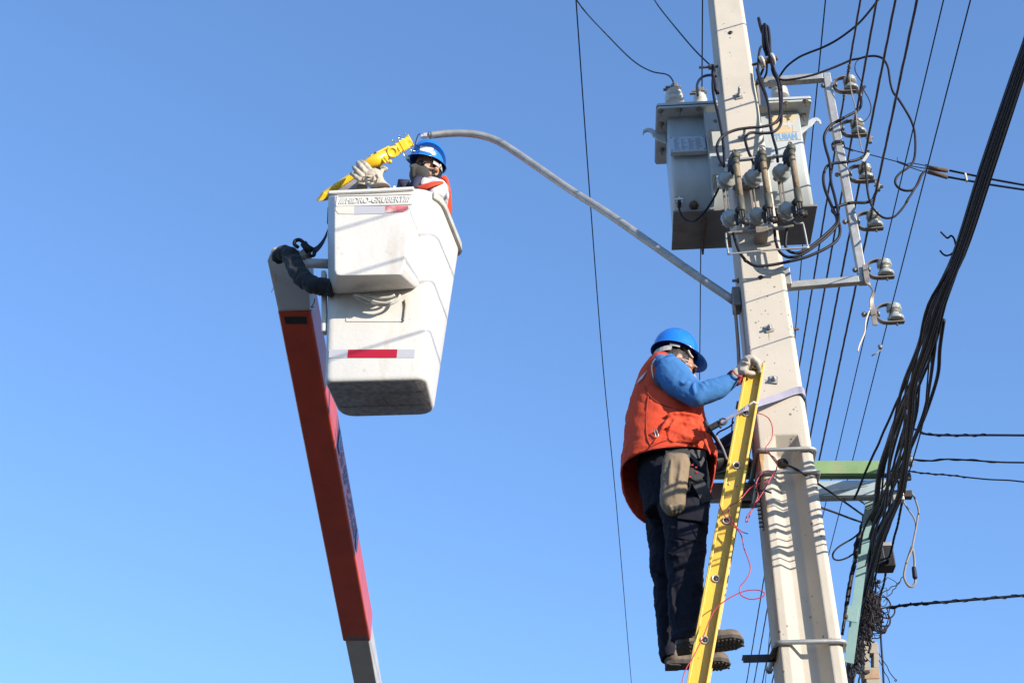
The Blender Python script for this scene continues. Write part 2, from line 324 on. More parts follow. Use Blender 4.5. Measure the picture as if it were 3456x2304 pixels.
def quad_on(mb, fr, pts, plane, th=0.002, nrm=None):
    poly = [plane(fr(*p)) for p in pts]; n = nrm if nrm is not None else -VD
    mb.prism(poly, n * th)
random.seed(7)
# ---------------------------------------------------------------- ground and street (below the picture, they bounce the light)
g = MB(); g.add([(-600, -600, 0), (600, -600, 0), (600, 900, 0), (-600, 900, 0)], [(0, 1, 2, 3)], False); tag(g.build('ground', 'earth'), kind='structure')
rd = MB(); x0, x1 = -6.5, 0.2
rd.add([(x0, -200, .004), (x1, -200, .004), (x1, 500, .004), (x0, 500, .004)], [(0, 1, 2, 3)], False); tag(rd.build('road', 'asphalt'), kind='structure')
mk = MB()
for i in range(-20, 60): mk.add([(-3.2, i * 6, .008), (-3.08, i * 6, .008), (-3.08, i * 6 + 2.5, .008), (-3.2, i * 6 + 2.5, .008)], [(0, 1, 2, 3)], False)
tag(mk.build('road_marking', 'road_paint'), kind='structure')
pv = MB(); pv.box((1.7, 150, .06), (1.35, 0, 0), (0, 350, 0), (0, 0, .06)); tag(pv.build('pavement', 'pavement'), kind='structure')
kb = MB(); kb.box((.27, 150, .065), (.08, 0, 0), (0, 350, 0), (0, 0, .066)); tag(kb.build('kerb', 'concrete_far', bevel=.01), kind='structure')

# ---------------------------------------------------------------- concrete pole
TH = 0.26
def pw(z): return 0.190 + 0.0228 * (8.04 - z)
ZR = 4.93                                            # top of the recessed channel
def pole_section(z, dep):
    w = pw(z); h = w / 2; t = TH + 0.012 * (8.04 - z); c = 0.016
    pts = [(-h, c), (-h + c * .5, 0), (-h + w * .17, 0), (-h + w * .36, dep), (-h + w * .62, dep), (-h + w * .785, 0), (h - c * 1.3, 0), (h, c * 1.3),
           (h, t - c), (h - c, t), (-h + w * .785, t), (-h + w * .62, t - dep), (-h + w * .36, t - dep), (-h + w * .17, t), (-h + c, t), (-h, t - c)]
    return [L(u, v, z) for u, v in pts]
pole = thing('utility_pole', 'pale square concrete utility pole with a recessed channel low down, carrying the transformer', 'utility pole', (O3.x, O3.y + .13, 0))
mb = MB(); zs = [0.0, 0.6]; z = 1.0
while z < ZR - .09: zs.append(z); z += .25
ring = [pole_section(z, .075) for z in zs] + [pole_section(ZR - .085, .075), pole_section(ZR, 0.0)]
z = ZR + .2
while z < 9.1: ring.append(pole_section(z, 0)); z += .25
mb.rings(ring, smooth=False); mb.build('shaft', 'concrete', pole, bevel=.006, seg=2)
def fbolt(src, length=.075, washer=True, nut=.013, hole=False):
    c = PV(src, -0.002); b = MB()
    if hole:
        b.lathe(c, VD * -1, [(-.002, .001), (.002, .012), (.0035, .0135), (.002, .001)], 10); return b.build('bolt_hole', 'dark_metal', pole)
    b.cyl(c, c - VD * length, .0075, 10)
    b.lathe(c, VD * -1, [(.006, 0.002), (.006, nut), (.02, nut), (.02, .002)], 6)
    o = b.build('bolt', 'galv', pole)
    if washer:
        w = MB(); a = radians(random.choice([8, 14, -10])); ex = (UU * cos(a) + ZZ * sin(a)) * .021; ez = (ZZ * cos(a) - UU * sin(a)) * .021
        w.box(c - VD * .003, ex, -VD * .003, ez); w.build('washer', 'galv', o)
    return o
fbolt(U(520, 348), hole=True); fbolt(T(826, 183)); fbolt(T(868, 520)); fbolt(D(1187, 65), .035); fbolt(D(1222, 440), .03); fbolt(S_(2568, 936), hole=True)
# the hole low in the channel, and side pins
b = MB(); c = PV(Q(630, 1080), .073); b.lathe(c, VD * -1, [(-.002, .001), (.002, .026), (.0035, .028), (.002, .001)], 14); b.build('bolt_hole', 'dark_metal', pole)
b = MB(); zz = PV(S_(2461, 948), .1).z; b.cyl(L(-.09, .1, zz), L(-.155, .1, zz), .008); b.lathe(L(-.118, .1, zz), UU * -1, [(0, .002), (0, .014), (.012, .014), (.012, .002)], 6); b.build('bolt', 'galv_dark', pole)
b = MB(); zz = PV(W(230, 1333), .1).z; b.cyl(L(.11, .1, zz), L(.165, .1, zz), .007); b.lathe(L(.128, .1, zz), UU, [(0, .002), (0, .015), (.013, .015), (.013, .002)], 6); b.build('bolt', 'rust', pole)
b = MB(); zz = PV(U(270, 712), .06).z; b.cyl(L(-.09, .06, zz), L(-.215, .06, zz), .0085); b.lathe(L(-.128, .06, zz), UU * -1, [(0, .002), (0, .018), (.03, .018), (.03, .002)], 6); b.build('bolt', 'galv_dark', pole)
# rust run under the clamp and small painted date marks
# timber/cable guard strip down the left side of the pole
b = MB(); gp = [PV(S_(2478, 1000), .10), PV(S_(2485, 1090), .10), PV(S_(2492, 1180), .10), PV(S_(2496, 1290), .10)]
b.strap(gp, VD * .05 + UU * .012, .012, 4); gs = b.build('ground_wire_guard', 'rust', pole); gs['label'] = 'rusty curved guard strip on the left side of the pole'
gs.data.materials.clear(); gs.data.materials.append(MT['tan_band'])
b = MB(); b.tube([PV(U(345, 690), -.004) - UU * .002, PV(U(335, 800), .03), PV(U(360, 930), .02), PV(U(385, 1000), .04)], .012, 8, 6); b.build('cable_stub', 'cable', pole)
b = MB(); hz = PV(I_(970, 1330), .12).z; hel = [L(-pw(hz) / 2 - .012 + .011 * cos(t * .9), .1 + .012 * sin(t * .9), hz + .11 - t * .0032) for t in range(72)]
b.tube(hel, .0028, 6); b.build('coiled_wire', 'cable', pole)

for pts_, m_ in (([(425, 985), (462, 988), (468, 1040), (455, 1090), (462, 1150), (448, 1148), (438, 1090), (430, 1040)], 'rust_stain'), ([(468, 1190), (484, 1190), (486, 1260), (478, 1330), (472, 1260)], 'rust_stain'), ([(488, 1410), (504, 1412), (508, 1480), (500, 1540), (492, 1480)], 'rust_stain')):
    b = MB(); b.prism([PV(Q(*p), -.0008) for p in pts_], -VD * .0006); b.build('rust_stain', MT['rust_stain'], pole)
for (x, y), (w_, h_) in (((1190, 95), (7, 55)), ((1195, 100), (4, 38))):
    b = MB(); b.prism([PV(D(*p), -.0006) for p in ((x - w_, y), (x + w_, y), (x + w_ * .5, y + h_ * .6), (x + w_ * .2, y + h_), (x - w_ * .4, y + h_ * .7))], -VD * .0005); b.build('rust_stain', MT['rust_stain_pale'], pole); break
# ---------------------------------------------------------------- rod clamps round the pole
def rod_clamp(yc, label, r=.0105, bracket=False, left=None):
    zc = PV(yc, -.012).z; w = pw(zc) / 2 + .012; t = TH + .012 * (8.04 - zc)
    root = thing('pole_clamp', label, 'pole clamp', L(0, 0, zc), 'rod clamps round the pole')
    pts = []
    def arc(cu, cv, a0, a1, rr):
        for k in range(5):
            a = lerp(a0, a1, k / 4); pts.append(L(cu + rr * cos(a), cv + rr * sin(a), zc))
    rr = .03
    pts.append(L(-w, t + .05, zc)); arc(-w + rr, rr - .012, pi, 1.5 * pi, rr); arc(w - rr, rr - .012, 1.5 * pi, 2 * pi, rr); pts.append(L(w, t + .05, zc))
    b = MB(); b.tube(pts, r, 10); b.build('rod', 'galv', root)
    for s in (-1, 1):
        b = MB(); b.lathe(L(w * s, t + .02, zc), VD, [(0, .002), (0, .018), (.015, .018), (.015, .002)], 6); b.build('nut', 'galv_dark', root)
    if bracket:
        b = MB(); c = L(-w - .055, t * .35, zc - .105)
        zb = PV(Z_(220, 1350), t * .5).z; cu = to_uvz(PV(Z_(220, 1350), t * .5))[0]
        b.box(L(cu, t * .5, zb), UU * .105, VD * .004, ZZ * .018); b.box(L(cu, t * .5 + .03, zb + .016), UU * .105, VD * .03, ZZ * .0025)
        o = b.build('bracket', 'dark_metal', root)
        b = MB(); b.tube([L(-w + .004, .02, zc), L(-w - .012, t * .3, zc - .02), L(-w - .01, t * .46, zb)], .012, 8, 5); b.build('rod', 'dark_metal', root)
    return root
rod_clamp(Q(640, 955), 'steel rod clamp round the pole at its recess top, upper of the close pair')
rod_clamp(Q(650, 1155), 'steel rod clamp round the pole just below another, crossed by a red wire loop')
rod_clamp(Z_(600, 1205), 'steel rod clamp low on the pole with a dark slotted bracket sticking out left', .0115, True)

# ---------------------------------------------------------------- street lamp arm
lamp = thing('street_lamp_arm', 'long bent galvanised pipe arm reaching from the pole over the man in the bucket', 'lamp arm', P(S_(2486, 1030), 5.95))
src = [(988, 311), (1020, 307.5), (1060, 306), (1103, 311), (1142, 324), (1180, 347), (1240, 388), (1310, 436), (1400, 493), (1500, 563), (1600, 633), (1690, 694)]
ys = [6.33, 6.33, 6.325, 6.32, 6.31, 6.30, 6.26, 6.21, 6.14, 6.07, 6.0, 5.95]
pts = [P((x * 1.4694, y * 1.4694), yy) for (x, y), yy in zip(src, ys)]
b = MB(); b.tube(pts, .0235, 16, 6); b.build('pipe', 'galv', lamp)
e0 = pts[0]; ed = (pts[0] - pts[1]).normalized(); b = MB(); b.lathe(e0 - ed * .004, ed, [(0, .018), (0.006, .0242), (.012, .0242), (.012, .0205), (.004, .0195)], 16); b.build('pipe_end', 'galv_dark', lamp)
b = MB(); b.box(e0 + ed * .025 - ZZ * .004, ed * .032, UU * .001 + VD * .012, ZZ * .010); b.box(e0 + ed * .03, ed * .012, VD * .014, ZZ * .014)
b.build('terminal_block', 'silver_tape', lamp, bevel=.002)
b = MB(); b.tube(path(A, [(1640, 205), (1612, 222), (1590, 280), (1572, 345), (1570, 400)], 6.33), .0035, 6, 5); b.tube(path(A, [(1575, 350), (1610, 370), (1628, 420), (1605, 455)], 6.33), .003, 6, 5)
b.build('lead_wire', 'cable', lamp)
b = MB(); zc = pts[-1].z; b.box(P(S_(2484, 1015), 5.93), UU * .02, VD * .05, ZZ * .06); b.build('mounting_plate', 'galv_dark', lamp, bevel=.004)

# ---------------------------------------------------------------- transformer
TV = .50
tl = PV(T(158, 248), TV - .085); tr = PV(T(1416, 166), TV - .085); u0, _, z0 = to_uvz(tl); u1, _, z1 = to_uvz(tr); ZL = (z0 + z1) / 2
LB = to_uvz(PZ(T(150, 650), ZL - .03))[1]
LB = min(max(LB, TV + .45), TV + .75)
trf = thing('transformer', 'grey pole transformer with white bushings and lifting hooks, hung behind the concrete pole', 'transformer', L((u0 + u1) / 2, (TV + LB) / 2, 0))
ORG[trf.name] = trf.location.copy()
a0 = to_uvz(PV(T(240, 318), TV))[0]; a1 = to_uvz(PV(T(1318, 270), TV))[0]
ZB = (PV(T(290, 1135), TV).z + PV(T(1443, 1066), TV).z) / 2
uc = (a0 + a1) / 2; hw = (a1 - a0) / 2; TB = LB - .10
def rrect(cu, cv, hu, hv, r, z, k=5):
    out = []
    for (sx, sy, a) in ((1, -1, -pi / 2), (1, 1, 0), (-1, 1, pi / 2), (-1, -1, pi)):
        for i in range(k):
            t = a + i / (k - 1) * pi / 2; out.append(L(cu + sx * (hu - r) + r * cos(t), cv + sy * (hv - r) + r * sin(t), z))
    return out
b = MB(); cv = (TV + TB) / 2; hv = (TB - TV) / 2
b.rings([rrect(uc, cv, hw, hv, .03, z) for z in (ZB, ZL - .045)]); tank = b.build('tank', 'tank', trf)
b = MB(); b.rings([rrect((u0 + u1) / 2, (TV - .085 + LB) / 2, (u1 - u0) / 2, (LB - TV + .085) / 2, .015, z, 4) for z in (ZL - .045, ZL)], smooth=False)
lid = b.build('lid', 'tank', trf, bevel=.004)
b = MB(); b.rings([rrect((u0 + u1) / 2, (TV - .085 + LB) / 2, (u1 - u0) / 2 + .003, (LB - TV + .085) / 2 + .003, .015, z, 4) for z in (ZL - .029, ZL - .024)], smooth=False); b.build('gasket', 'dark_metal', lid)
for fx, fy in ((T(190, 300)), (T(345, 290)), (T(505, 280)), (T(1212, 235)), (T(1370, 218)), (T(195, 405)), (T(200, 615)), (T(1352, 335))):
    c = PZ((fx, fy), ZL - .046); b = MB(); b.lathe(c, -ZZ, [(0, .001), (0, .019), (.004, .019), (.004, .013), (.016, .013), (.016, .006), (.045, .006), (.045, .001)], 8); b.build('lid_bolt', 'galv_dark', lid)
# base tray with skids
bt = to_uvz(PZ(T(287, 1415), ZB - .012))[1]; bt = min(max(bt, TV + .3), TB)
b = MB(); b.box(L(uc, (TV - .012 + TB) / 2, ZB - .008), UU * (hw + .012), VD * ((TB - TV) / 2 + .012), ZZ * .007); b.build('base_plate', 'tank_base', trf, bevel=.002)
for sx in (T(553, 1120), T(1140, 1090)):
    uu = to_uvz(PV(sx, TV))[0]; b = MB(); b.box(L(uu, (TV + TB) / 2, ZB - .036), UU * .006, VD * ((TB - TV) / 2 + .01), ZZ * .02);
    b.build('skid', 'rust', trf)
# vertical flange and hanging brackets that reach forward to the pole
fu = to_uvz(PV(T(570, 600), TV))[0]
for (ya, yb, nm) in ((325, 475, 0), (680, 835, 1)):
    za = PV(T(620, ya), TV - .1).z; zb = PV(T(620, yb), TV - .1).z
    b = MB(); b.box(L(fu + .085, TV - .11, (za + zb) / 2), UU * .085, VD * .006, ZZ * (za - zb) / 2); b.box(L(fu + .006, TV - .052, (za + zb) / 2), UU * .006, VD * .052, ZZ * (za - zb) / 2)
    br = b.build('hanger_bracket', 'tank', trf, bevel=.004)
    b = MB(); b.lathe(L(fu + .055, TV - .117, (za + zb) / 2), -VD, [(0, .001), (0, .013), (.002, .013), (.003, .001)], 12); b.build('bolt_hole', 'tank_base', br)
b = MB(); b.box(L(fu, TV - .03, (ZL - .05 + ZB + .03) / 2), UU * .004, VD * .03, ZZ * (ZL - .05 - ZB - .03) / 2); b.build('flange', 'tank', trf)
for s, hp in ((-1, [T(240, 560), T(165, 530), T(130, 505), T(112, 472), T(88, 458), T(60, 470), T(50, 495), T(44, 480), T(52, 452), T(85, 436), T(120, 440), T(155, 462), T(190, 470), T(240, 465)]),
              (1, [T(1340, 485), T(1392, 440), T(1425, 420), T(1440, 395), T(1458, 380), T(1478, 388), T(1488, 408), T(1502, 402), T(1498, 378), T(1475, 356), T(1450, 352), T(1420, 362), T(1390, 382), T(1332, 388)])):
    b = MB(); b.prism([PV(p, TV + .14) for p in hp], VD * .016); b.build('lifting_hook', 'tank', trf, bevel=.003)
# name plate on a raised bracket
pc = PV(T(412, 570), TV - .03); hwp = .112; hh = .07; tlt = ZZ * cos(.12) + VD * sin(.12)
b = MB(); b.box(pc + VD * .014, UU * hwp, VD * .014, tlt * hh); b.box(pc + VD * .0 - tlt * (hh + .012), UU * hwp, VD * .015 - ZZ * .004, tlt * .006); npb = b.build('nameplate_bracket', 'tank', trf, bevel=.003)
b = MB(); b.box(pc - VD * .003, UU * (hwp - .004), VD * .002, tlt * (hh - .004)); npl = b.build('nameplate', 'plate', npb)
b = MB(); rnd = random.Random(3); nn = -VD
for i in range(11):
    for j in range(4):
        x = -.085 + j * .045; wln = rnd.uniform(.008, .02); b.box(pc - VD * .0056 + UU * (x + wln) + tlt * (.042 - i * .0095), UU * wln, VD * .0006, tlt * .0022)
b.box(pc - VD * .0056 + UU * -.062 + tlt * .054, UU * .012, VD * .0006, tlt * .006)
b.build('plate_engraving', 'engraving', npl)
for sx in (-1, 1):
    for sz in (-1, 1):
        b = MB(); b.ell(pc - VD * .006 + UU * sx * (hwp - .012) + tlt * sz * (hh - .012), UU * .004, VD * .002, tlt * .004, 8, 4); b.build('rivet', 'dark_metal', npl)
# printed emblem and maker's lettering on the lit right part
b = MB(); quad_on(b, T, [(1090, 338), (1312, 322), (1340, 532), (1118, 548)], lambda p: PV(p, TV - .0015), .0008); b.build('printed_panel', 'logo_grey', trf)
b = MB(); quad_on(b, T, [(1096, 345), (1290, 328), (1306, 470), (1115, 486)], lambda p: PV(p, TV - .003), .0008); b.build('emblem', 'logo_orange', trf)
b = MB()
quad_on(b, T, [(1172, 402), (1225, 397), (1222, 372), (1246, 370), (1250, 395), (1300, 390), (1302, 412), (1252, 417), (1256, 440), (1232, 442), (1229, 420), (1175, 425)], lambda p: PV(p, TV - .0045), .0008)
quad_on(b, T, [(1262, 380), (1300, 376), (1308, 470), (1270, 474)], lambda p: PV(p, TV - .0045), .0006)
b.build('emblem', 'logo_grey', trf)
b = MB(); c0 = PV(T(1213, 512), TV - .003); add_text(b, 'TUSAN', c0, UU, ZZ, .064, .0008, .142, 0, .0035); b.build('lettering', 'logo_blue', trf)
# earth symbol
b = MB(); quad_on(b, T, [(308, 996), (380, 992), (384, 1050), (312, 1056)], lambda p: PV(p, TV - .0015), .0006); b.build('earth_label', 'box_grey', trf)
b = MB()
for q in ([(308, 1012), (376, 1008), (376, 1018), (308, 1022)], [(320, 1034), (370, 1031), (370, 1040), (320, 1043)], [(338, 996), (346, 996), (347, 1014), (339, 1014)], [(338, 1042), (348, 1042), (348, 1052), (338, 1052)]):
    quad_on(b, T, q, lambda p: PV(p, TV - .003), .0006)
b.build('earth_symbol', 'print_white', trf)
c = PV(T(342, 1080), TV); b = MB(); b.cyl(c, c - VD * .05, .012); b.cyl(c - VD * .03 - ZZ * .012, c - VD * .03 + ZZ * .022, .009); b.build('earth_terminal', 'dark_metal', trf)
c = PV(T(462, 1078), TV); b = MB(); b.lathe(c, -VD, [(0, .001), (0, .03), (.012, .03), (.012, .022), (.03, .022), (.03, .01), (.036, .001)], 8); b.build('drain_plug', 'rust', trf)
# bushings
def bushing(c, sc, white=True, h=.10):
    b = MB(); r = .058 * sc
    b.lathe(c, ZZ, [(-.01, r * 1.0), (.0, r * 1.08), (.018, r * 1.08), (.026, r * .8), (.036, r * .8), (.044, r * 1.02), (.058, r * 1.0), (.066, r * .72), (.076, r * .72), (.084, r * .9), (h, r * .72), (h + .006, r * .1)], 20)
    o = b.build('bushing', 'porcelain_white', trf)
    b = MB(); top = c + ZZ * (h + .006); b.cyl(top, top + ZZ * .05, .014); b.box(top + ZZ * .028, UU * .05, VD * .012, ZZ * .007); b.box(top + ZZ * .012 - UU * .01, UU * .055, VD * .01, ZZ * .005); b.box(top + ZZ * .04 + UU * .012, UU * .018, VD * .016, ZZ * .016)
    b.build('terminal_clamp', 'galv_dark', o, bevel=.002); return top
bt1 = bushing(PV(T(305, 232), TV + .10), 1.0); 
bt2 = bushing(PV(T(520, 262), TV + .28), .8); bt3 = bushing(PV(T(1165, 190), TV + .10), .95, h=.075)

# ---------------------------------------------------------------- fuse cutouts in front of the pole
def spool_prof(r): return [(0, .018), (.003, r * .7), (.008, r * .98), (.026, r * 1.02), (.030, r * .84), (.038, r * .82), (.042, r * .97), (.052, r * .97), (.056, r * .76), (.066, r * .72), (.070, r * .5), (.082, r * .4), (.096, r * .36)]
def make_cutout():
    root = thing('fuse_cutout', 'fuse cutout', 'fuse switch', (0, 0, 0), 'open fuse cutouts mounted across the pole')
    lv = lambda u, v, z: UU * u + VD * v + ZZ * z
    dn = Vector((.50, -.86)); dd = UU * dn.x + VD * dn.y
    for s, z in ((1, .125), (-1, -.145)):
        base = lv(0, .0, z); b = MB(); b.lathe(base, dd, spool_prof(.051), 22); ins = b.build('insulator', 'porcelain', root)
        b = MB(); b.lathe(base - dd * .03, dd, [(0, .002), (0, .016), (.034, .016), (.034, .002)], 8); b.cyl(base - ZZ * .05, base + ZZ * .03, .009); b.build('insulator_pin', 'galv_dark', ins)
    b = MB(); b.box(lv(.0, .012, -.01), UU * .006, VD * .010, ZZ * .16); b.box(lv(.018, .012, -.01), UU * .0035, VD * .010, ZZ * .15); b.build('back_strap', 'galv_dark', root)
    c = dd * .135
    b = MB(); b.tube([c + ZZ * .185, c + ZZ * .16, c - ZZ * .075], [.0155, .0175, .0175], 14); b.build('fuse_tube', 'fibre', root)
    b = MB(); b.tube([c - ZZ * .07, c - ZZ * .165, c - ZZ * .17], [.0195, .021, .019], 14); b.build('lower_sleeve', 'olive', root)
    b = MB(); b.tube([c + ZZ * .155, c + ZZ * .20], [.0195, .0185], 12); b.lathe(c + ZZ * .2, ZZ, [(0, .018), (.004, .026), (.03, .027), (.04, .02), (.05, .006)], 10)
    ring_c = c + ZZ * .245
    b.tube([ring_c + (UU * cos(t) * .011 + ZZ * sin(t) * .022) for t in [k * pi / 6 for k in range(13)]], .0045, 6); b.build('top_cap', 'olive', root)
    b = MB(); t0 = lv(0, 0, .125) + dd * .085
    b.chain([t0, t0 + dd * .02 + ZZ * .02, c + ZZ * .15 - dd * .02, c + ZZ * .2 - dd * .02], [.016, .015, .013, .016], 8)
    b.box(c + ZZ * .205 - dd * .03, dd * .012, dd.cross(ZZ) * .014, ZZ * .03); b.box(t0 + ZZ * .05, dd * .02, dd.cross(ZZ) * .008, ZZ * .04); b.chain([t0 + ZZ * .04, t0 + ZZ * .1], [.02, .013], 8)
    b.box(t0 + ZZ * .09 + UU * .01, UU * .022, VD * .006, ZZ * .006); b.build('upper_contact', 'dark_metal', root)
    b = MB(); t1 = lv(0, 0, -.145) + dd * .085
    b.chain([t1, t1 + dd * .03 + ZZ * .01, c - ZZ * .165], [.02, .016, .014], 8); b.chain([c - ZZ * .16, c - ZZ * .215, c - ZZ * .25 + dd * .01], [.013, .011, .016], 8)
    b.box(c - ZZ * .215 - UU * .012, UU * .004, VD * .012, ZZ * .05); b.box(c - ZZ * .215 + UU * .012, UU * .004, VD * .012, ZZ * .05)
    b.box(c - ZZ * .245 + UU * .02, UU * .012, VD * .014, ZZ * .016); b.box(c - ZZ * .235 - UU * .002, UU * .024, VD * .008, ZZ * .012); b.chain([t1 - ZZ * .01, t1 - ZZ * .075], [.014, .01], 8)
    b.build('lower_contact', 'dark_metal', root, bevel=.002)
    return root
dd_ = UU * .5 - VD * .86
cut0 = make_cutout(); base_src = [(J(190, 560), 'leftmost'), (J(497, 535), 'middle'), (J(828, 472), 'right')]
cut_pos = []
labs = ['weathered fuse cutout with a brown tube at the left edge of the pole', 'weathered fuse cutout with a brown tube standing between the two others',
        'weathered fuse cutout before the lit tank face, highest and rightmost of the three']
for i, (sp, _) in enumerate(base_src):
    c = PV(sp, -.125) - dd_ * .045 - ZZ * .125
    o = cut0 if i == 0 else copy_tree(cut0, c); o.location = c; ORG[o.name] = Vector(c); o['label'] = labs[i]; cut_pos.append(c)
mf = thing('cutout_bracket', 'galvanised bar frame with a bent wire guard, holding three fuse cutouts on the pole', 'mounting frame', L(0, 0, cut_pos[1].z))
b = MB(); t0, t1 = PV(J(175, 357), -.13), PV(J(845, 290), -.13); b.strap([t0, t1], ZZ * .012, .022)
for q0, q1 in ((J(178, 357), J(178, 420)), (J(493, 322), J(495, 400)), (J(838, 290), J(832, 350))): b.strap([PV(q0, -.13), PV(q1, -.13)], UU * .016, .01)
b.build('top_bar', 'galv', mf, bevel=.002)
b = MB(); b.strap([PV(J(170, 1188), -.10), PV(J(560, 1150), -.10), PV(J(945, 1105), -.10)], ZZ * .014, .02); b.build('bottom_bar', 'galv_dark', mf, bevel=.002)
b = MB(); gq = [(170, 1185), (178, 1290), (200, 1405), (225, 1420), (650, 1378), (1095, 1346), (1108, 1325), (1060, 1085), (1040, 1068), (980, 1068), (955, 1045)]
b.tube([PV(J(*p), -.16) for p in gq], .0052, 8, 3); b.build('wire_guard', 'galv', mf)
b = MB(); c = PV(J(400, 612), -.03); b.box(c, UU * .075, VD * .03, ZZ * .016); b.box(c + UU * .01 - VD * .012, UU * .03, VD * .03, ZZ * .024)
c = PV(J(640, 380), -.06); b.prism([PV(J(635, 320), -.13), PV(J(692, 315), -.13), PV(J(680, 400), -.1), PV(J(650, 460), -.05), PV(J(628, 480), -.02)], VD * .012); b.build('arm_plate', 'galv', mf, bevel=.003)
b = MB(); c = PV(J(540, 1095), -.02); b.box(c, UU * .05, VD * .02, ZZ * .02); b.build('clamp_plate', 'galv', mf, bevel=.003); b = MB(); c = PV(J(575, 1200), -.06); b.box(c, UU * .035, VD * .05, ZZ * .022); b.build('lower_bracket', 'galv_dark', mf, bevel=.004)

# ---------------------------------------------------------------- secondary rack: square tube frame
RV = .10
rack = thing('insulator_rack', 'square steel tube frame right of the pole, holding a column of insulators', 'pole bracket', L(.35, RV, 6.5))
vt = PV(VV(617, 195), RV); vb = PV(W(795, 905), RV); ru = (to_uvz(vt)[0] + to_uvz(vb)[0]) / 2; zt = vt.z; zb_ = vb.z; hs = .0225
b = MB(); b.box(L(ru, RV, (zt + zb_) / 2), UU * hs, VD * hs, ZZ * (zt - zb_) / 2 + ZZ * hs)
ua = to_uvz(PV(U(850, 930), RV))[0]; za = PV(U(880, 960), RV).z
b.box((L(ua, RV, zt - .012) + L(ru - hs - .001, RV, zt)) / 2, (L(ru - hs - .001, RV, zt) - L(ua, RV, zt - .012)) / 2, VD * hs, ZZ * (hs + .001))
zl = PV(W(150, 965), RV).z; b.box((L(.13, RV, zb_ - .02) + L(ru - hs, RV, zb_)) / 2, (L(ru - hs, RV, zb_) - L(.13, RV, zb_ - .02)) / 2, VD * .02, ZZ * .021); b.build('tube_frame', 'galv', rack, bevel=.004)
b = MB(); c = PV(U(845, 1030), RV - .02); b.box(c, UU * .025, VD * .03, ZZ * .10); b.build('mounting_plate', 'galv', rack, bevel=.003); b = MB(); c = PV(W(145, 890), RV - .02); b.box(c + UU * .0, UU * .018, VD * .03, ZZ * .055); b.build('mounting_plate', 'galv', rack, bevel=.003)
eb = [(833, 768), (845, 850), (858, 925), (880, 960), (908, 1010), (893, 1080), (905, 1180), (925, 1300)]
b = MB(); ebp = [PV(W(*p), RV - .035) for p in eb]; b.strap(ebp, [UU * .028, UU * .028, UU * .026, UU * .012 + VD * .02, UU * .012 + VD * .02, UU * .02 + VD * .01, UU * .026, UU * .026], .007, 5); b.build('twisted_bar', 'galv_dark', rack, bevel=.001)
b = MB(); c = PV(U(960, 878), RV); b.box(c + ZZ * .012, UU * .02, VD * .012, ZZ * .008); b.cyl(c - UU * .035 + ZZ * .01, c + UU * .03 + ZZ * .01, .006); b.build('bolt', 'rust', rack)
# spool insulators
def make_spool():
    root = thing('spool_insulator', 'spool insulator', 'insulator', (0, 0, 0), 'spool insulators on the rack')
    f = lambda x, z, y=0: UU * x + ZZ * z + VD * y
    b = MB(); b.strap([f(.125, .054), f(.07, .058), f(.032, .045), (f(.012, .02)), f(.012, -.02), f(.032, -.05), f(.07, -.06), f(.15, -.058)], VD * .03, .006, 5); b.build('clevis', 'galv_dark', root)
    b = MB(); b.cyl(f(-.065, 0), f(.03, 0), .0085); b.lathe(f(-.06, 0), UU, [(0, .002), (0, .014), (.014, .014), (.014, .002)], 6); b.lathe(f(.017, 0), UU, [(0, .002), (0, .016), (.012, .016), (.012, .002)], 6); b.cyl(f(.11, -.078), f(.11, .07), .006, 8); b.build('bolt', 'galv_dark', root)
    b = MB(); r = .042; b.lathe(f(.108, -.048), ZZ, [(0, r * .75), (.002, r * 1.0), (.005, r * 1.05), (.018, r * 1.05), (.022, r * .98), (.027, r * .70), (.034, r * .60), (.050, r * .60), (.057, r * .68), (.061, r * .86), (.064, r * .96), (.076, r * .97), (.079, r * .84), (.083, r * .82), (.086, r * .92), (.093, r * .9), (.096, r * .6)], 26); b.build('spool', 'porcelain', root)
    return root
sp_src = [VV(845, 268), VV(925, 728), VV(1008, 1208), W(915, 378), W(1010, 802), W(1096, 1194)]
sp_lab = ['topmost grey porcelain spool insulator, beside the corner of the rack, wrapped in tie wire', 'grey porcelain spool insulator, second from the top of the rack, level with the transformer hook',
          'grey porcelain spool insulator, third from the top, beside the pale green tag', 'grey porcelain spool insulator, fourth from the top, above the bare lower part of the rack',
          'grey porcelain spool insulator at the lower corner of the rack, with a thin wire', 'lowest grey porcelain spool insulator, on the twisted flat bar below the rack']
sp0 = make_spool(); SPZ = []
for i, s in enumerate(sp_src):
    pc_ = PV(s, RV - .005); uu, _, zz = to_uvz(pc_); c = pc_ - UU * .108
    o = sp0 if i == 0 else copy_tree(sp0, c); o.location = c; ORG[o.name] = Vector(c); o['label'] = sp_lab[i]; SPZ.append(pc_)
# horizontal double insulator high on the right of the pole
si = thing('pin_insulator', 'white porcelain insulator on a rusty bolt right of the pole, under folded cable loops', 'insulator', PV(U(900, 650), .02))
c = PV(U(850, 662), .02); c2 = PV(U(962, 632), .02); ax = (c2 - c).normalized()
for cc in (c, c2):
    b = MB(); b.lathe(cc - ax * .012, ax, [(-.004, .01), (0, .036), (.008, .042), (.018, .04), (.026, .02), (.03, .01)], 20); b.build('disc', 'porcelain_white', si)
b = MB(); b.cyl(c - ax * .07, c2 + ax * .03, .008); b.cyl(c, c2, .02); b.lathe(c2 + ax * .02, ax, [(0, .002), (0, .014), (.012, .014), (.012, .002)], 6); b.build('bolt', 'rust', si)

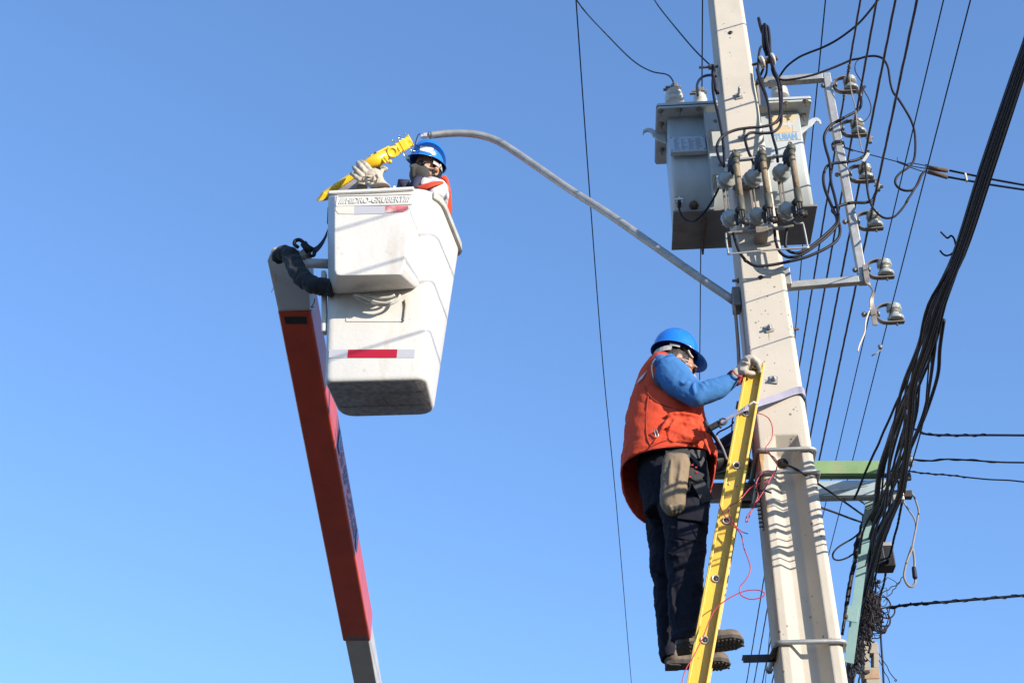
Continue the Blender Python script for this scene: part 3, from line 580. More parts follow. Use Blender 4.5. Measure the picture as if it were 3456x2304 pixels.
# ---------------------------------------------------------------- cross arms behind the pole
AV = .33
def angle_arm(name, label, fl, fr_, m, hgt=.055, dep=.05, v=AV, cat='cross arm', holes=()):
    p0, p1 = PV(fl, v), PV(fr_, v); root = thing(name, label, cat, (p0 + p1) / 2); d = (p1 - p0).normalized(); up = (ZZ - d * d.z).normalized()
    b = MB(); b.box((p0 + p1) / 2 + up * hgt / 2, (p1 - p0) / 2, VD * .004, up * hgt / 2); b.box((p0 + p1) / 2 + VD * (dep / 2 + .004), (p1 - p0) / 2, VD * dep / 2, up * .004); b.build('angle_bar', m, root, bevel=.002)
    for h in holes:
        c = PV(h, v - .005); q = MB(); q.lathe(c, -VD, [(0, .001), (0, .011), (.0012, .012), (.0014, .001)], 14); q.build('bolt_hole', 'print_white', root)  # white disc stands in for bright sky seen through a hole
    return root
g_arm = angle_arm('cross_arm', 'green painted steel angle arm crossing behind the pole, above the blue grey one', I_(345, 858), Y_(448, 778), 'green', .075, .05)
b = MB(); c = PV(Y_(672, 800), AV + .03); b.box((PV(Y_(440, 790), AV + .03) + PV(Y_(712, 808), AV + .03)) / 2, (PV(Y_(712, 808), AV + .03) - PV(Y_(440, 790), AV + .03)) / 2, VD * .02, ZZ * .004); b.box(PV(Y_(690, 805), AV + .02), UU * .014, VD * .01, ZZ * .018); b.build('arm_end', 'dark_metal', g_arm)
s_arm = angle_arm('cross_arm', 'blue grey steel angle arm crossing behind the pole, below the green one', I_(385, 1175), Y_(560, 965), 'bluegrey', .085, .05)
b = MB(); p0, p1 = PV(Q(935, 1345), AV - .006), PV(Q(1380, 1262), AV - .006); b.strap([p0, p1], ZZ * .02, .006); b.build('stiffener', 'bluegrey', s_arm)
b = MB(); b.box((PV(Y_(540, 965), AV + .02) + PV(Y_(722, 965), AV + .02)) / 2, (PV(Y_(722, 965), AV + .02) - PV(Y_(540, 965), AV + .02)) / 2, VD * .02, ZZ * .017); b.build('arm_end', 'dark_metal', s_arm)
b = MB(); b.box(PV(Y_(600, 985), AV - .02), UU * .028, VD * .02, ZZ * .024); b.box(PV(Y_(625, 950), AV - .03), UU * .012, VD * .02, ZZ * .02); b.build('clamp_block', 'galv', s_arm, bevel=.003)
# dark box sections left of the pole (behind the ladder)
cl = thing('splice_closure', 'thick black cable closure on the left of the pole, partly behind the ladder', 'cable closure', P(I_(640, 640), 6.12))
b = MB(); b.chain([P(I_(345, 722), 5.98), P(I_(450, 692), 6.0), P(I_(640, 640), 6.12), P(I_(900, 800), 6.2)], [.050, .058, .062, .05], 16); b.build('body', 'cable', cl)
b = MB(); b.chain([P(I_(395, 560), 6.0), P(I_(540, 470), 6.05), P(I_(720, 350), 6.15)], [.028, .031, .03], 12); b.build('outlet', 'cable', cl)
b = MB(); b.box(P(I_(880, 1140), 6.2), UU * .075, VD * .03, ZZ * .06); b.build('bracket', 'dark_metal', cl, bevel=.004)
# teal brace
tb = thing('steel_brace', 'pale teal painted steel angle running down from the blue grey arm behind the cable bundle', 'steel brace', P(Y_(370, 940), 6.2))
q0, q1 = P(Y_(368, 925), 6.22), P(K(152, 1330), 6.32); dq = (q1 - q0).normalized(); wq = (UU - dq * UU.dot(dq)).normalized(); nq = wq.cross(dq); nq = nq if nq.y > 0 else -nq
b = MB(); b.box((q0 + q1) / 2, (q1 - q0) / 2, wq * .0215, nq * .003); b.box((q0 + q1) / 2 + wq * .0215 + nq * .03, (q1 - q0) / 2, wq * .003, nq * .03); b.build('angle_bar', 'teal', tb)
c = P(K(190, 770), 6.28); b = MB(); b.box(c - nq * .012, dq * .04, wq * .028, nq * .004); b.build('gusset', 'teal', tb, bevel=.002)
b = MB(); b.cyl(P(K(100, 790), 6.24), P(K(140, 800), 6.24), .012); b.build('bolt', 'rust', tb)
# slim far post with slot
FY = 8.4
fp = thing('slotted_post', 'slim weathered post with an oval slot and a rusty band, behind the cable tangle', 'post', P(K(420, 1560), FY + .05))
o1, o2, o3, o4 = P(K(328, 1015), FY), P(K(497, 1098), FY), P(K(510, 1600), FY), P(K(340, 1600), FY)
s0, s1, s2, s3 = K(396, 1240), K(444, 1240), K(446, 1365), K(400, 1365)
def PY(p): return P(p, FY)
th = Vector((0, .09, 0)); b = MB()
b.prism([o1, PY(K(334, 1215)), PY(K(503, 1215)), o2], th)
b.prism([PY(K(334, 1215)), PY(K(338, 1385)), PY(K(401, 1385)), PY(K(394, 1215))], th); b.prism([PY(K(446, 1215)), PY(K(447, 1385)), PY(K(507, 1385)), PY(K(503, 1215))], th)
bx0 = PY(K(338, 1385)); bx1 = PY(K(507, 1385)); b.prism([bx0, Vector((bx0.x - .02, FY, 0)), Vector((bx1.x + .02, FY, 0)), bx1], th)
b.build('shaft', 'concrete_far', fp, bevel=.002)
b = MB(); b.prism([P(K(336, 1400), FY - .006), P(K(342, 1515), FY - .006), P(K(512, 1510), FY - .006), P(K(507, 1405), FY - .006)], Vector((0, .104, 0))); b.build('band', 'tan_band', fp)
b = MB(); b.box(P(K(285, 1437), FY - .02), UU * .06, VD * .01, ZZ * .008); b.build('arm', 'dark_metal', fp)
random.seed(11)
# ---------------------------------------------------------------- overhead conductors
WD = Vector((.0861, 1, 0)).normalized()
wl_lab = ['thick stranded conductor tied to the topmost spool insulator', 'thick stranded conductor tied to the second spool insulator from the top', 'thick stranded conductor tied to the third spool insulator, passing the pale green tag',
          'thick stranded conductor tied to the fourth spool insulator', 'thin wire passing the spool insulator at the lower corner of the rack', 'thin wire tied to the lowest spool insulator on the twisted bar']
for i, c in enumerate(SPZ):
    # passes the neck of the spool on the camera's left side
    r = [.0062, .0062, .0064, .0064, .0032, .0032][i]; c0 = c + Vector((-.026, -.030 if i < 4 else -.02, 0.004))
    n = 700 if i < 4 else 60; t0, t1 = -9.0, 60.0; pts = []
    for k in range(n + 1):
        q = k / n; t = t0 + (t1 - t0) * (q ** 1.6); sag = .0009 * t * t if t > 0 else .0012 * t * t
        pts.append(c0 + WD * t - ZZ * (.0035 * abs(t) * (1 - min(1, abs(t) / 60))))
    b = MB(); b.tube(pts, r, 9 if i < 4 else 6, lobes=3 if i < 4 else 0, pitch=.16, lob=.2)
    o = b.build('power_line', 'conductor' if i < 4 else 'cable', None); tag(o, wl_lab[i], 'power line', 'overhead wires running past the rack')
    tw = MB()                                    # tie wire round the neck
    for k in range(3 if i < 4 else 1):
        rr = .028 + .002 * k; a0 = random.random() * 6
        tw.tube([c + UU * rr * cos(a0 + a) + VD * rr * sin(a0 + a) + ZZ * (.004 * sin(a * 1.3 + k) + .005 * k - .002) for a in [j * .5 for j in range(14)]], .0022, 5)
    if i < 4:
        for sgn in (-1, 1):
            hl = [c0 + WD * (sgn * (.02 + .0035 * j)) + UU * .0105 * cos(j * 1.1) + ZZ * .0105 * sin(j * 1.1) for j in range(34 if i == 0 else 18)]; tw.tube(hl, .0022, 5)
    tg = tw.build('tie_wire', 'grey_cable', None); tag(tg, ['bundle of tie wire round the topmost spool insulator', 'tie wire round the second spool insulator from the top', 'tie wire round the third spool insulator', 'tie wire round the fourth spool insulator',
        'thin tie wire on the insulator at the lower corner of the rack', 'thin tie wire on the lowest spool insulator'][i], 'tie wire', 'tie wires on the insulators')
def line_z(pxs, z, r, label, m='cable', group='high thin wires crossing the sky', name='power_line', ext=None):
    pts = [PZ(p, z) for p in pxs]; d0 = (pts[0] - pts[1]).normalized(); d1 = (pts[-1] - pts[-2]).normalized()
    pts = catmull(pts, 4); pts = extend(list(reversed(extend(pts, d1, 40))), d0, 6); b = MB(); b.tube(pts, r, 6)
    return tag(b.build(name, m, None), label, 'power line', group)
line_z([(2786, 0), (2729, 598), (2682, 1147)], 8.0, .0045, 'single wire just right of the pole, nearest of the right-hand wires to the transformer hook')
line_z([(1944, 0), (1993, 691), (2035, 1234), (2079, 1690), (2131, 2304)], 9.0, .0050, 'lone thin wire slanting down the open sky left of the pole, farthest left of all')
line_z([(2371, 0), (2367, 600), (2361, 1300), (2352, 2304)], 9.4, .0052, 'thin wire passing behind the transformer and the man on the ladder')

# ---------------------------------------------------------------- leads and jumpers
def lead(label, pts, r=.0075, m='cable', cat='cable', group='black leads round the transformer', seg=6, name='electric_cable', parent=None, lobes=0):
    b = MB(); b.tube(pts, r, 8, seg, lobes=lobes); o = b.build(name, m, parent)
    return tag(o, label, cat, group) if not parent else o
def pv(fr, pts, v):
    n = len(pts) - 1
    if isinstance(v, (int, float)): v = [v, v]
    out = []
    for i, p in enumerate(pts):
        t = i / n * (len(v) - 1); k = min(int(t), len(v) - 2); out.append(PV(fr(*p), lerp(v[k], v[k + 1], t - k)))
    return out
RB = .0085
lead('black lead from the left fuse cutout, lowest of three curves sweeping to the rack',
     pv(J, [(255, 1180), (285, 1290), (330, 1405), (400, 1500)], -.12) + pv(T, [(880, 1515), (960, 1560), (1080, 1556), (1220, 1530), (1370, 1492), (1520, 1428), (1620, 1360), (1652, 1290), (1640, 1200), (1585, 1075), (1528, 930), (1518, 830), (1545, 755), (1600, 728), (1660, 722)], [-.1, -.06, -.02, 0]) + pv(VV, [(800, 1088), (900, 1070), (970, 1040), (1015, 1005), (1035, 975)], [0, .06]), RB)
lead('black lead from the middle fuse cutout, curving up to above the second spool insulator',
     pv(T, [(1120, 1275), (1132, 1370), (1165, 1450), (1230, 1490), (1320, 1478), (1420, 1420), (1530, 1335), (1610, 1255), (1640, 1195), (1636, 1120), (1610, 1000), (1580, 880), (1568, 720), (1535, 600), (1524, 510), (1560, 435), (1620, 390), (1689, 355)], [-.1, -.08, -.02, .0]) + pv(VV, [(700, 668), (800, 610), (890, 562), (945, 520), (962, 470), (960, 400), (975, 320), (1000, 290)], [0, .05]), RB)
lead('black lead from the right fuse cutout, the innermost of the three low curves',
     pv(T, [(1222, 1262), (1210, 1340), (1212, 1410), (1260, 1452), (1330, 1450), (1420, 1400), (1520, 1320), (1600, 1245), (1628, 1200), (1618, 1150), (1590, 1112), (1612, 1085)], [-.12, -.08, -.02]) + pv(VV, [(790, 1535), (880, 1518), (1000, 1518), (1075, 1495), (1105, 1440), (1140, 1370), (1185, 1348)], [0, .05]), RB)
lead('black lead falling past the emblem to the right fuse cutout', pv(T, [(975, -40), (1000, 60), (1045, 170), (1075, 290), (1085, 420), (1110, 530), (1135, 620), (1146, 715)], [-.02, -.05, -.12]), RB)
lead('black lead crossing the pole to the left fuse cutout', pv(T, [(1118, -10), (1150, 80), (1165, 200), (1166, 330), (1120, 400), (1020, 430), (900, 440), (790, 460), (700, 505), (655, 570), (655, 640), (680, 710), (712, 755)], [0, -.06, -.10, -.12]), RB)
lead('black lead looping over the pole to the middle fuse cutout', pv(T, [(1130, 0), (1168, 90), (1178, 200), (1176, 340), (1165, 420), (1110, 472), (1020, 482), (930, 478), (888, 510), (885, 560), (910, 640), (935, 690), (950, 738)], [0, -.06, -.12, -.13]), RB)
lead('black lead running down the left edge of the pole', pv(T, [(628, -30), (616, 80), (628, 200), (665, 350), (690, 480), (706, 620), (712, 735)], [.04, -.02, -.1]), RB)
lead('short black lead arching to the second bushing', pv(T, [(497, 180), (488, 110), (500, 60), (540, 22), (600, 10), (640, 20)], [TV + .25, .2, .05]), RB)
lead('thin jumper from high in the sky down to the left white bushing', [PZ((1925, -30), 8.4), PZ((1975, 40), 8.2), PV((2040, 110), 1.2), PV((2130, 200), .9), PV((2195, 240), .75), PV((2250, 252), .66), PV((2270, 272), TV + .12), PV((2277, 300), TV + .10)], .0048, group='thin jumpers from the high wires')
lead('thin jumper from the sky to the bolt on the left side of the pole', [PZ((2190, -30), 8.6), PV((2225, 25), .9), PV((2285, 100), .5), PV((2345, 170), .2), PV((2400, 224), .05)], .0048, group='thin jumpers from the high wires')
lead('black lead drooping from the earth terminal across the tank', pv(T, [(343, 1090), (352, 1130), (375, 1172), (425, 1202), (480, 1190), (545, 1130), (620, 1020), (680, 900), (705, 860)], [TV - .05, TV - .04, TV - .15, .1]), .0065)
lead('tall folded loop of black cable above the insulator, left one of three', pv(U, [(905, 560), (880, 420), (850, 340), (832, 280), (815, 205), (818, 196), (830, 240), (850, 310), (885, 400), (905, 500), (935, 620), (975, 740), (1010, 800)], .02), .0085, group='folded cable loops above the insulator')
lead('tall folded loop of black cable above the insulator, middle one of three', pv(U, [(900, 590), (868, 480), (862, 360), (868, 280), (880, 258), (890, 300), (900, 400), (915, 500), (950, 640), (985, 760), (1020, 860), (1042, 1000), (1050, 1180), (1035, 1260), (1000, 1300)], [.02, .0, -.05]), .0085, group='folded cable loops above the insulator')
lead('tall folded loop of black cable above the insulator, right one of three', pv(U, [(880, 530), (878, 380), (893, 290), (908, 284), (922, 330), (932, 430), (935, 530), (955, 680), (985, 790), (1025, 880), (1040, 980)], .015), .0095, group='folded cable loops above the insulator')
lead('black cable bowing out beside the pole below the loops', pv(U, [(862, 484), (835, 510), (820, 570), (812, 660), (815, 760), (850, 880), (895, 1010), (920, 1120), (935, 1230)], [.02, -.02]), .0075)
lead('two short black cables curling under the white insulator', pv(U, [(870, 720), (840, 790), (805, 850), (798, 900)], .05), .0075)
lead('short black cable curving under the white insulator to the pole', pv(U, [(905, 690), (902, 760), (880, 820), (830, 865), (808, 890)], .03), .0065)
lead('black cable rising from the rack arm to the upper right corner wires', [PV(U(1030, 835), .05)] + pv(U, [(1045, 800), (1120, 700), (1240, 610), (1350, 560), (1480, 510), (1620, 440), (1760, 345), (1880, 245), (1990, 120), (2090, -10)], [.05, -.2, -.4]), .0065, group='service leads right of the pole')
lead('long black lead curving over the conductors and down to the brown dead-end sleeves', pv(U, [(955, 730), (975, 790), (1010, 830), (1080, 848), (1180, 840), (1300, 818), (1440, 780), (1600, 720), (1720, 670), (1800, 636), (1880, 622), (1960, 600), (2050, 595), (2120, 615)], [0, -.05, -.12]) + pv(VV, [(1215, 25), (1245, 90), (1260, 180), (1272, 260), (1300, 350), (1360, 430), (1430, 540), (1490, 650), (1525, 760), (1535, 880), (1532, 1000), (1510, 1090), (1450, 1155), (1380, 1200), (1330, 1260), (1325, 1320), (1370, 1370), (1440, 1392), (1510, 1380), (1560, 1320), (1600, 1230), (1640, 1180)], [-.12, -.1, -.1]), .0068, 'cable_brown', group='service leads right of the pole')
lead('black lead looping from the dead-end sleeves under the fourth insulator', pv(VV, [(1655, 1175), (1600, 1220), (1560, 1310), (1510, 1400), (1440, 1510)], -.1) + pv(W, [(1225, 170), (1180, 250), (1110, 330), (1050, 356), (985, 345), (915, 280), (875, 200), (855, 100), (848, 10)], -.08) + pv(VV, [(1028, 1350), (1012, 1200), (1002, 1080)], -.05), .0062, 'cable_brown', group='service leads right of the pole')
lead('thin wire wandering down beside the topmost insulator', pv(VV, [(940, 0), (905, 40), (895, 110), (920, 170), (965, 240), (985, 320), (1040, 420), (1066, 510), (1050, 590), (1010, 645), (970, 662), (925, 640), (905, 590), (915, 540), (940, 520)], -.03), .003, 'cable_brown', group='service leads right of the pole')
lead('thin tail of tie wire hanging from the second insulator', pv(VV, [(838, 180), (850, 300), (872, 410), (898, 500), (908, 600), (925, 760), (950, 880), (975, 985)], -.06), .0035, 'grey_cable', group='service leads right of the pole')
# wire wrapped on the rack with the dead-end tails
b = MB(); c = PV(VV(716, 912), RV)
for k in range(3): b.tube([c + UU * .036 * cos(a) + VD * .036 * sin(a) + ZZ * (.01 * (k - 1) + .003 * sin(a)) for a in [j * pi / 6 for j in range(13)]], .003, 6)
b.tube(pv(VV, [(690, 985), (660, 960), (652, 920), (680, 895)], .06), .003, 6, 5); tag(b.build('binding_wire', 'cable', None), 'black wire bound round the rack tube between the second and third insulators', 'binding wire')
dl = thing('service_drop', 'pair of service wires with dark brown sleeves, anchored by thin wire to the rack', 'service wire', PV(VV(1680, 1160), -.1))
b = MB(); b.tube(pv(VV, [(765, 930), (870, 962), (1060, 1012), (1200, 1048), (1340, 1085), (1460, 1128)], [.05, -.1]), .003, 6, 3)
b.tube([q + UU * 0 + ZZ * .006 * sin(i * 1.6) + VD * .006 * cos(i * 1.6) for i, q in enumerate([PV(VV(1345 + i * 3.2, 1085 + i * 1.15), -.1) for i in range(36)])], .0025, 5)
b.tube([q + ZZ * .006 * sin(i * 1.6) + VD * .006 * cos(i * 1.6) for i, q in enumerate([PV(VV(775 + i * 2.8, 932 + i * 1.0), .05) for i in range(36)])], .0022, 5)
b.tube(pv(VV, [(1344, 1085), (1344, 1040)], -.1), .002, 5); b.build('anchor_wire', 'cable', dl)
b = MB()
for q in ([(1460, 1128), (1452, 1110), (1490, 1100), (1560, 1110), (1650, 1130), (1690, 1160), (1600, 1150), (1520, 1135), (1460, 1128)], [(1470, 1140), (1540, 1165), (1620, 1190), (1680, 1200)], [(1640, 1115), (1665, 1118), (1685, 1140), (1660, 1165), (1645, 1140)]): b.tube(pv(VV, q, -.1), .0028, 6, 4)
b.build('bail', 'cable_brown', dl)
for q, e in (([(1680, 1148), (1780, 1166), (1880, 1180)], (969, 1092)), ([(1665, 1190), (1770, 1218), (1878, 1250)], (969, 1118))):
    b = MB(); b.tube(pv(VV, q, -.1), [.0125, .013, .012], 10); b.build('sleeve', 'rust', dl)
b = MB(); b.tube([PV(X_(530, 1003), -.1), PV(X_(690, 1036), -.12), PV(X_(820, 1062), -.14), PV(X_(1400, 1165), -.2)], .006, 8, 4); b.tube([PV(X_(520, 1041), -.1), PV(X_(680, 1070), -.12), PV(X_(820, 1094), -.14), PV(X_(1400, 1180), -.2)], .006, 8, 4); b.build('wire', 'cable', dl)
b = MB(); b.box(PV(X_(628, 1045), -.12), UU * .004, VD * .01, ZZ * .026); b.build('spacer', 'pale_wire', dl)
b = MB(); c = PV(VV(1010, 1040), -.06); b.box(c, (UU * .55 + ZZ * .83) * .036, (UU * .83 - ZZ * .55) * .008, VD * .004); tag(b.build('wire_tag', 'logo_grey', None, bevel=.001), 'small pale green tag clipped on the third conductor', 'tag')
for c, lab in ((VV(1052, 850), 'small grey clamp on the third conductor above the pale green tag'), (VV(1140, 1355), 'small dark connector where the lead meets the fourth conductor'), (VV(945, 370), 'dark connector where a lead meets the second conductor')):
    b = MB(); c = PV(c, .0); b.box(c, UU * .009, VD * .01, ZZ * .026); b.cyl(c - UU * .02 + ZZ * .01, c + UU * .02 + ZZ * .014, .006); b.box(c + ZZ * .03 - UU * .006, UU * .007, VD * .008, ZZ * .02); tag(b.build('wire_connector', 'galv_dark', None, bevel=.002), lab, 'connector', 'connectors on the conductors')
lead('frayed pale wire end hanging from the twisted bar', pv(W, [(882, 1150), (862, 1200), (840, 1270), (832, 1360), (800, 1440), (780, 1490), (772, 1530)], 0), .0042, 'pale_wire', group='loose wire ends below the rack', cat='wire end')
b = MB(); b.lathe(PV(W(968, 1490), .02) - ZZ * .012, ZZ, [(0, .003), (.002, .011), (.02, .012), (.024, .003)], 8); b.tube(pv(W, [(972, 1520), (930, 1548), (895, 1568)], .02), .0035, 6); tag(b.build('wire_splice', 'galv_dark', None), 'small knot-like splice on the lowest thin wire', 'wire splice')
# ---------------------------------------------------------------- communication cable bundle
cen = [(-300, 3640, 24), (0, 3520, 24), (140, 3480, 24), (264, 3436, 25), (574, 3331, 27), (861, 3236, 23), (1029, 3163, 30), (1174, 3130, 33), (1300, 3093, 38), (1415, 3068, 41), (1568, 3024, 43), (1683, 2992, 40), (1797, 2950, 38), (1966, 2925, 24), (2053, 2915, 22), (2168, 2888, 14), (2270, 2868, 10)]
ncab = 22; rr = random.Random(5); cabs = []
for k in range(ncab):
    t = -1 + 2 * (k + .5) / ncab; ph = rr.uniform(0, 6); th_ = rr.uniform(0, 6.28); pts = []
    zk = [4.90, 4.885, 4.87, 4.78, 4.77, 4.68, 4.67, 4.58, 4.50, 4.42][(k * 7) % 10] + rr.uniform(-.012, .012)
    for j, (yy, cx, hw_) in enumerate(cen):
        mixv = t * .8 + (.55 * sin(ph + j * .95) if yy > 900 else .12 * sin(ph + j * .5)); mixv = max(-1, min(1, mixv))
        zz = zk
        pts.append(PZ((cx + hw_ * mixv * (1.2 if yy > 1200 else 1.0), yy), zz + (rr.uniform(-.012, .012) if yy > 1000 else 0)))
    dv = (pts[-1] - pts[-3]).normalized(); pts = extend(pts, dv, 14)
    r = rr.choice([.0035, .005, .006, .007, .0085, .0055]); 
    if k in (5, 14): r = .014
    bl_ = {0: 'leftmost black cable of the thick bundle where it spreads above the green arm', ncab - 1: 'rightmost black cable of the thick bundle where it spreads above the green arm', 5: 'fat black cable on the left side of the thick bundle', 14: 'fat black cable on the right side of the thick bundle'}.get(k, 'black communication cable, one strand of the thick sagging bundle')
    o = lead(bl_, pts, r, rr.choice(['cable', 'cable', 'cable_brown']), group='cables of the thick bundle', name='bundle_cable', seg=5, lobes=0)
# clamp bands, lashing and stray cables by the bundle
lead('thin black cable hanging away left of the bundle, ending in a ragged wrap', pathz(Y_, [(680, -60), (650, 30), (590, 150), (530, 290), (470, 420), (430, 520), (390, 600), (340, 710), (300, 800), (270, 880), (240, 950), (215, 1000)], (4.85, 4.7)), .006, group='stray cables at the bundle')
lead('black cable bowing out right of the bundle', pathz(S_, [(3185, 1080), (3172, 1175), (3166, 1260), (3140, 1350), (3110, 1430), (3080, 1490), (3062, 1560)], 4.8), .0085, group='stray cables at the bundle')
lead('twisted cable hanging straight down right of the bundle past the grey box', pathz(L_, [(700, 470), (690, 600), (660, 760), (620, 960), (590, 1120), (550, 1260), (520, 1400), (470, 1560)], 4.75) + pathz(K, [(620, 120), (590, 250), (560, 420), (520, 540), (495, 640), (460, 760)], 4.72), .0062, lobes=2, group='stray cables at the bundle')
lead('straight thin cable between the bundle and the grey box', pathz(L_, [(600, 600), (590, 820), (540, 1000), (490, 1160), (430, 1310)], 4.75), .005, group='stray cables at the bundle')
lead('grey cable hanging in a long loop right of the bundle, outer part', [P(L_(*p), 6.2) for p in [(650, 720), (700, 712), (750, 735), (790, 800), (820, 880), (838, 960), (825, 1040), (810, 1140), (790, 1240), (770, 1340), (760, 1400), (720, 1490), (690, 1568)]], .0052, 'grey_cable', group='grey slack loops')
lead('grey cable hanging in a long loop right of the bundle, inner part', [P(L_(*p), 6.25) for p in [(655, 790), (665, 850), (720, 940), (770, 1010), (800, 1080), (805, 1150), (790, 1250)]] , .0045, 'grey_cable', group='grey slack loops')
lead('grey looped cable end with a black connector, right of the grey box', [P(K(*p), 6.3) for p in [(890, -20), (860, 70), (830, 160), (808, 250), (800, 330), (825, 400), (860, 440), (900, 440), (928, 400), (925, 330), (915, 260), (922, 180), (915, 90), (900, 0)]], .0065, 'grey_cable', group='grey slack loops')
b = MB(); b.capsule(P(K(912, 230), 6.28), P(K(925, 330), 6.28), .011, .013, 8); tag(b.build('cable_connector', 'cable', None), 'black plug on the grey looped cable end', 'connector')
lead('thin grey loop sticking out left of the teal brace', [P(Y_(*p), 6.3) for p in [(262, 1300), (200, 1350), (130, 1390), (70, 1430), (30, 1480), (35, 1525), (80, 1540), (150, 1520), (200, 1490), (243, 1462)]], .0046, 'cable_brown', group='stray cables at the bundle')
lead('hooked wire end beside the bundle, upper of two', pathz(X_, [(480, 1365), (500, 1385), (520, 1400), (540, 1386), (558, 1405), (568, 1445)], 4.9), .0038, 'cable_brown', group='hooked wire ends', cat='wire end')
lead('hooked wire end beside the bundle, lower of two', pathz(X_, [(476, 1475), (490, 1492), (510, 1503), (535, 1498), (552, 1485)], 4.88), .0038, 'cable', group='hooked wire ends', cat='wire end')
def helix_wrap(pts, rad, pitch, r, m):
    pts = catmull(pts, 24); b = MB(); out = []; d = 0
    for i, q in enumerate(pts):
        if i: d += (pts[i] - pts[i - 1]).length
        t = (pts[min(i + 1, len(pts) - 1)] - pts[max(i - 1, 0)]).normalized(); x, y = perp(t); a = 2 * pi * d / pitch
        out.append(q + x * rad * cos(a) + y * rad * sin(a))
    b.tube(out, r, 6); return b
def drop(label, ptsrc, yr, r, wraps, m='cable', wm='cable_brown'):
    pts = [P(p, lerp(yr[0], yr[1], i / (len(ptsrc) - 1))) for i, p in enumerate(ptsrc)]; pts = extend(pts, (pts[-1] - pts[-2]).normalized(), 5)
    root = thing('service_line', label, 'service wire', pts[0], 'service lines leaving right from the bundle'); b = MB(); b.tube(pts, r, 8, 6); b.build('wire', m, root)
    w = helix_wrap(pts[wraps[0]:wraps[1] + 1], r * 1.15, wraps[2], r * .5, wm); w.build('preformed_grip', wm, root)
drop('service line leaving right from the bundle, topmost of three close ones, spirally wrapped', [Y_(745, 385), Y_(800, 408), Y_(870, 432), Y_(1100, 440), Y_(1390, 438), Y_(1714, 440)], (6.0, 5.8), .0058, (1, 4, .085))
drop('service line leaving right from the bundle, middle of three close ones, loosely wrapped', [Y_(725, 652), Y_(820, 660), Y_(920, 664), Y_(1040, 650), Y_(1250, 660), Y_(1500, 676), Y_(1714, 680)], (6.1, 5.9), .0048, (0, 5, .17))
drop('service line leaving right from the bundle, lowest of three close ones, twisted and sagging', [Y_(650, 745), Y_(760, 765), Y_(900, 780), Y_(1050, 790), Y_(1200, 808), Y_(1400, 828), Y_(1580, 836), Y_(1714, 850)], (6.1, 5.9), .0040, (0, 4, .07))
drop('thick wrapped cable leaving right from the tangle near the bottom corner', [K(640, 690), K(760, 665), K(880, 650), K(1000, 640), K(1174, 630), (3456, 2008)], (7.0, 6.6), .0072, (0, 5, .10), 'cable', 'cable')
for c, lab in ((L_(715, 365), 'grey pulley-like insulator at the bundle where the middle service line leaves'), (L_(705, 170), 'grey anchor fitting at the bundle below the topmost service line')):
    b = MB(); c = P(c, 6.05); b.lathe(c - UU * .02, UU, [(0, .01), (.004, .032), (.014, .03), (.02, .022), (.026, .03), (.036, .032), (.04, .01)], 16); b.box(c + ZZ * .04, UU * .006, VD * .01, ZZ * .04); tag(b.build('anchor_insulator', 'box_grey', None), lab, 'anchor fitting')
# boxes in the bundle
for (c, hu, hz_, lab) in ((K(575, 128), .045, .062, 'dark grey box with a pale top beside the bundle, right of a wider box'), (K(440, 130), .055, .055, 'black splice box hanging in the bundle above the tangle')):
    root = thing('splice_box', lab, 'cable box', P(c, 6.9)); b = MB(); b.box(P(c, 6.9), UU * hu, VD * .05, ZZ * hz_); b.build('body', 'cable', root, bevel=.006)
    b = MB(); b.box(P(c, 6.9) + ZZ * (hz_ + .012), UU * (hu * .9), VD * .045, ZZ * .012); b.build('lid', 'box_grey', root, bevel=.004)
# diagonal stays right of the pole
lead('black rod running diagonally from the hole in the pole to the bundle, upper of two', [PV(Q(630, 1080), .04), PV(Q(760, 1135), -.03), PV(Q(900, 1230), .05), PV(Q(1100, 1365), .25), PV(Q(1340, 1535), .7)], .0055, 'cable_brown', group='diagonal wires right of the pole')
lead('black wire running diagonally from behind the pole to the bundle, lower of two', [PV(Q(965, 1468), .2), PV(Q(1100, 1515), .3), PV(Q(1240, 1568), .5), P(L_(170, 1085), 6.6)], .0055, 'cable_brown', group='diagonal wires right of the pole')
lead('grey strap end between the teal brace and the ragged cable', [P(Y_(*p), 6.4) for p in [(215, 985), (260, 1010), (325, 1055)]], .0055, 'grey_cable', group='stray cables at the bundle')
lead('short dark wire stub poking over the left edge of the pole below the clamps', [PV(I_(1015, 1072), -.03), PV(I_(1080, 1075), -.03), PV(I_(1140, 1090), -.035), PV(I_(1190, 1108), -.04)], .0045, 'cable', group='stray cables at the pole')
lead('grey wire passing behind the ladder to the left side of the pole', [P(I_(800, 960), 6.1), P(I_(880, 1050), 6.1), P(I_(970, 1160), 6.1)], .004, 'grey_cable', group='stray cables at the pole')
lead('thin black cable crossing behind the ladder near the lanyard hook', [P(I_(*p), 6.1) for p in [(690, 170), (650, 220), (580, 262), (500, 300), (465, 340), (455, 380)]], .0045, 'cable', group='stray cables at the pole')
lead('thin black cable dropping straight behind the ladder rail', [P(I_(*p), 6.1) for p in [(685, 105), (672, 160), (668, 240), (664, 340)]], .0035, 'cable', group='stray cables at the pole')
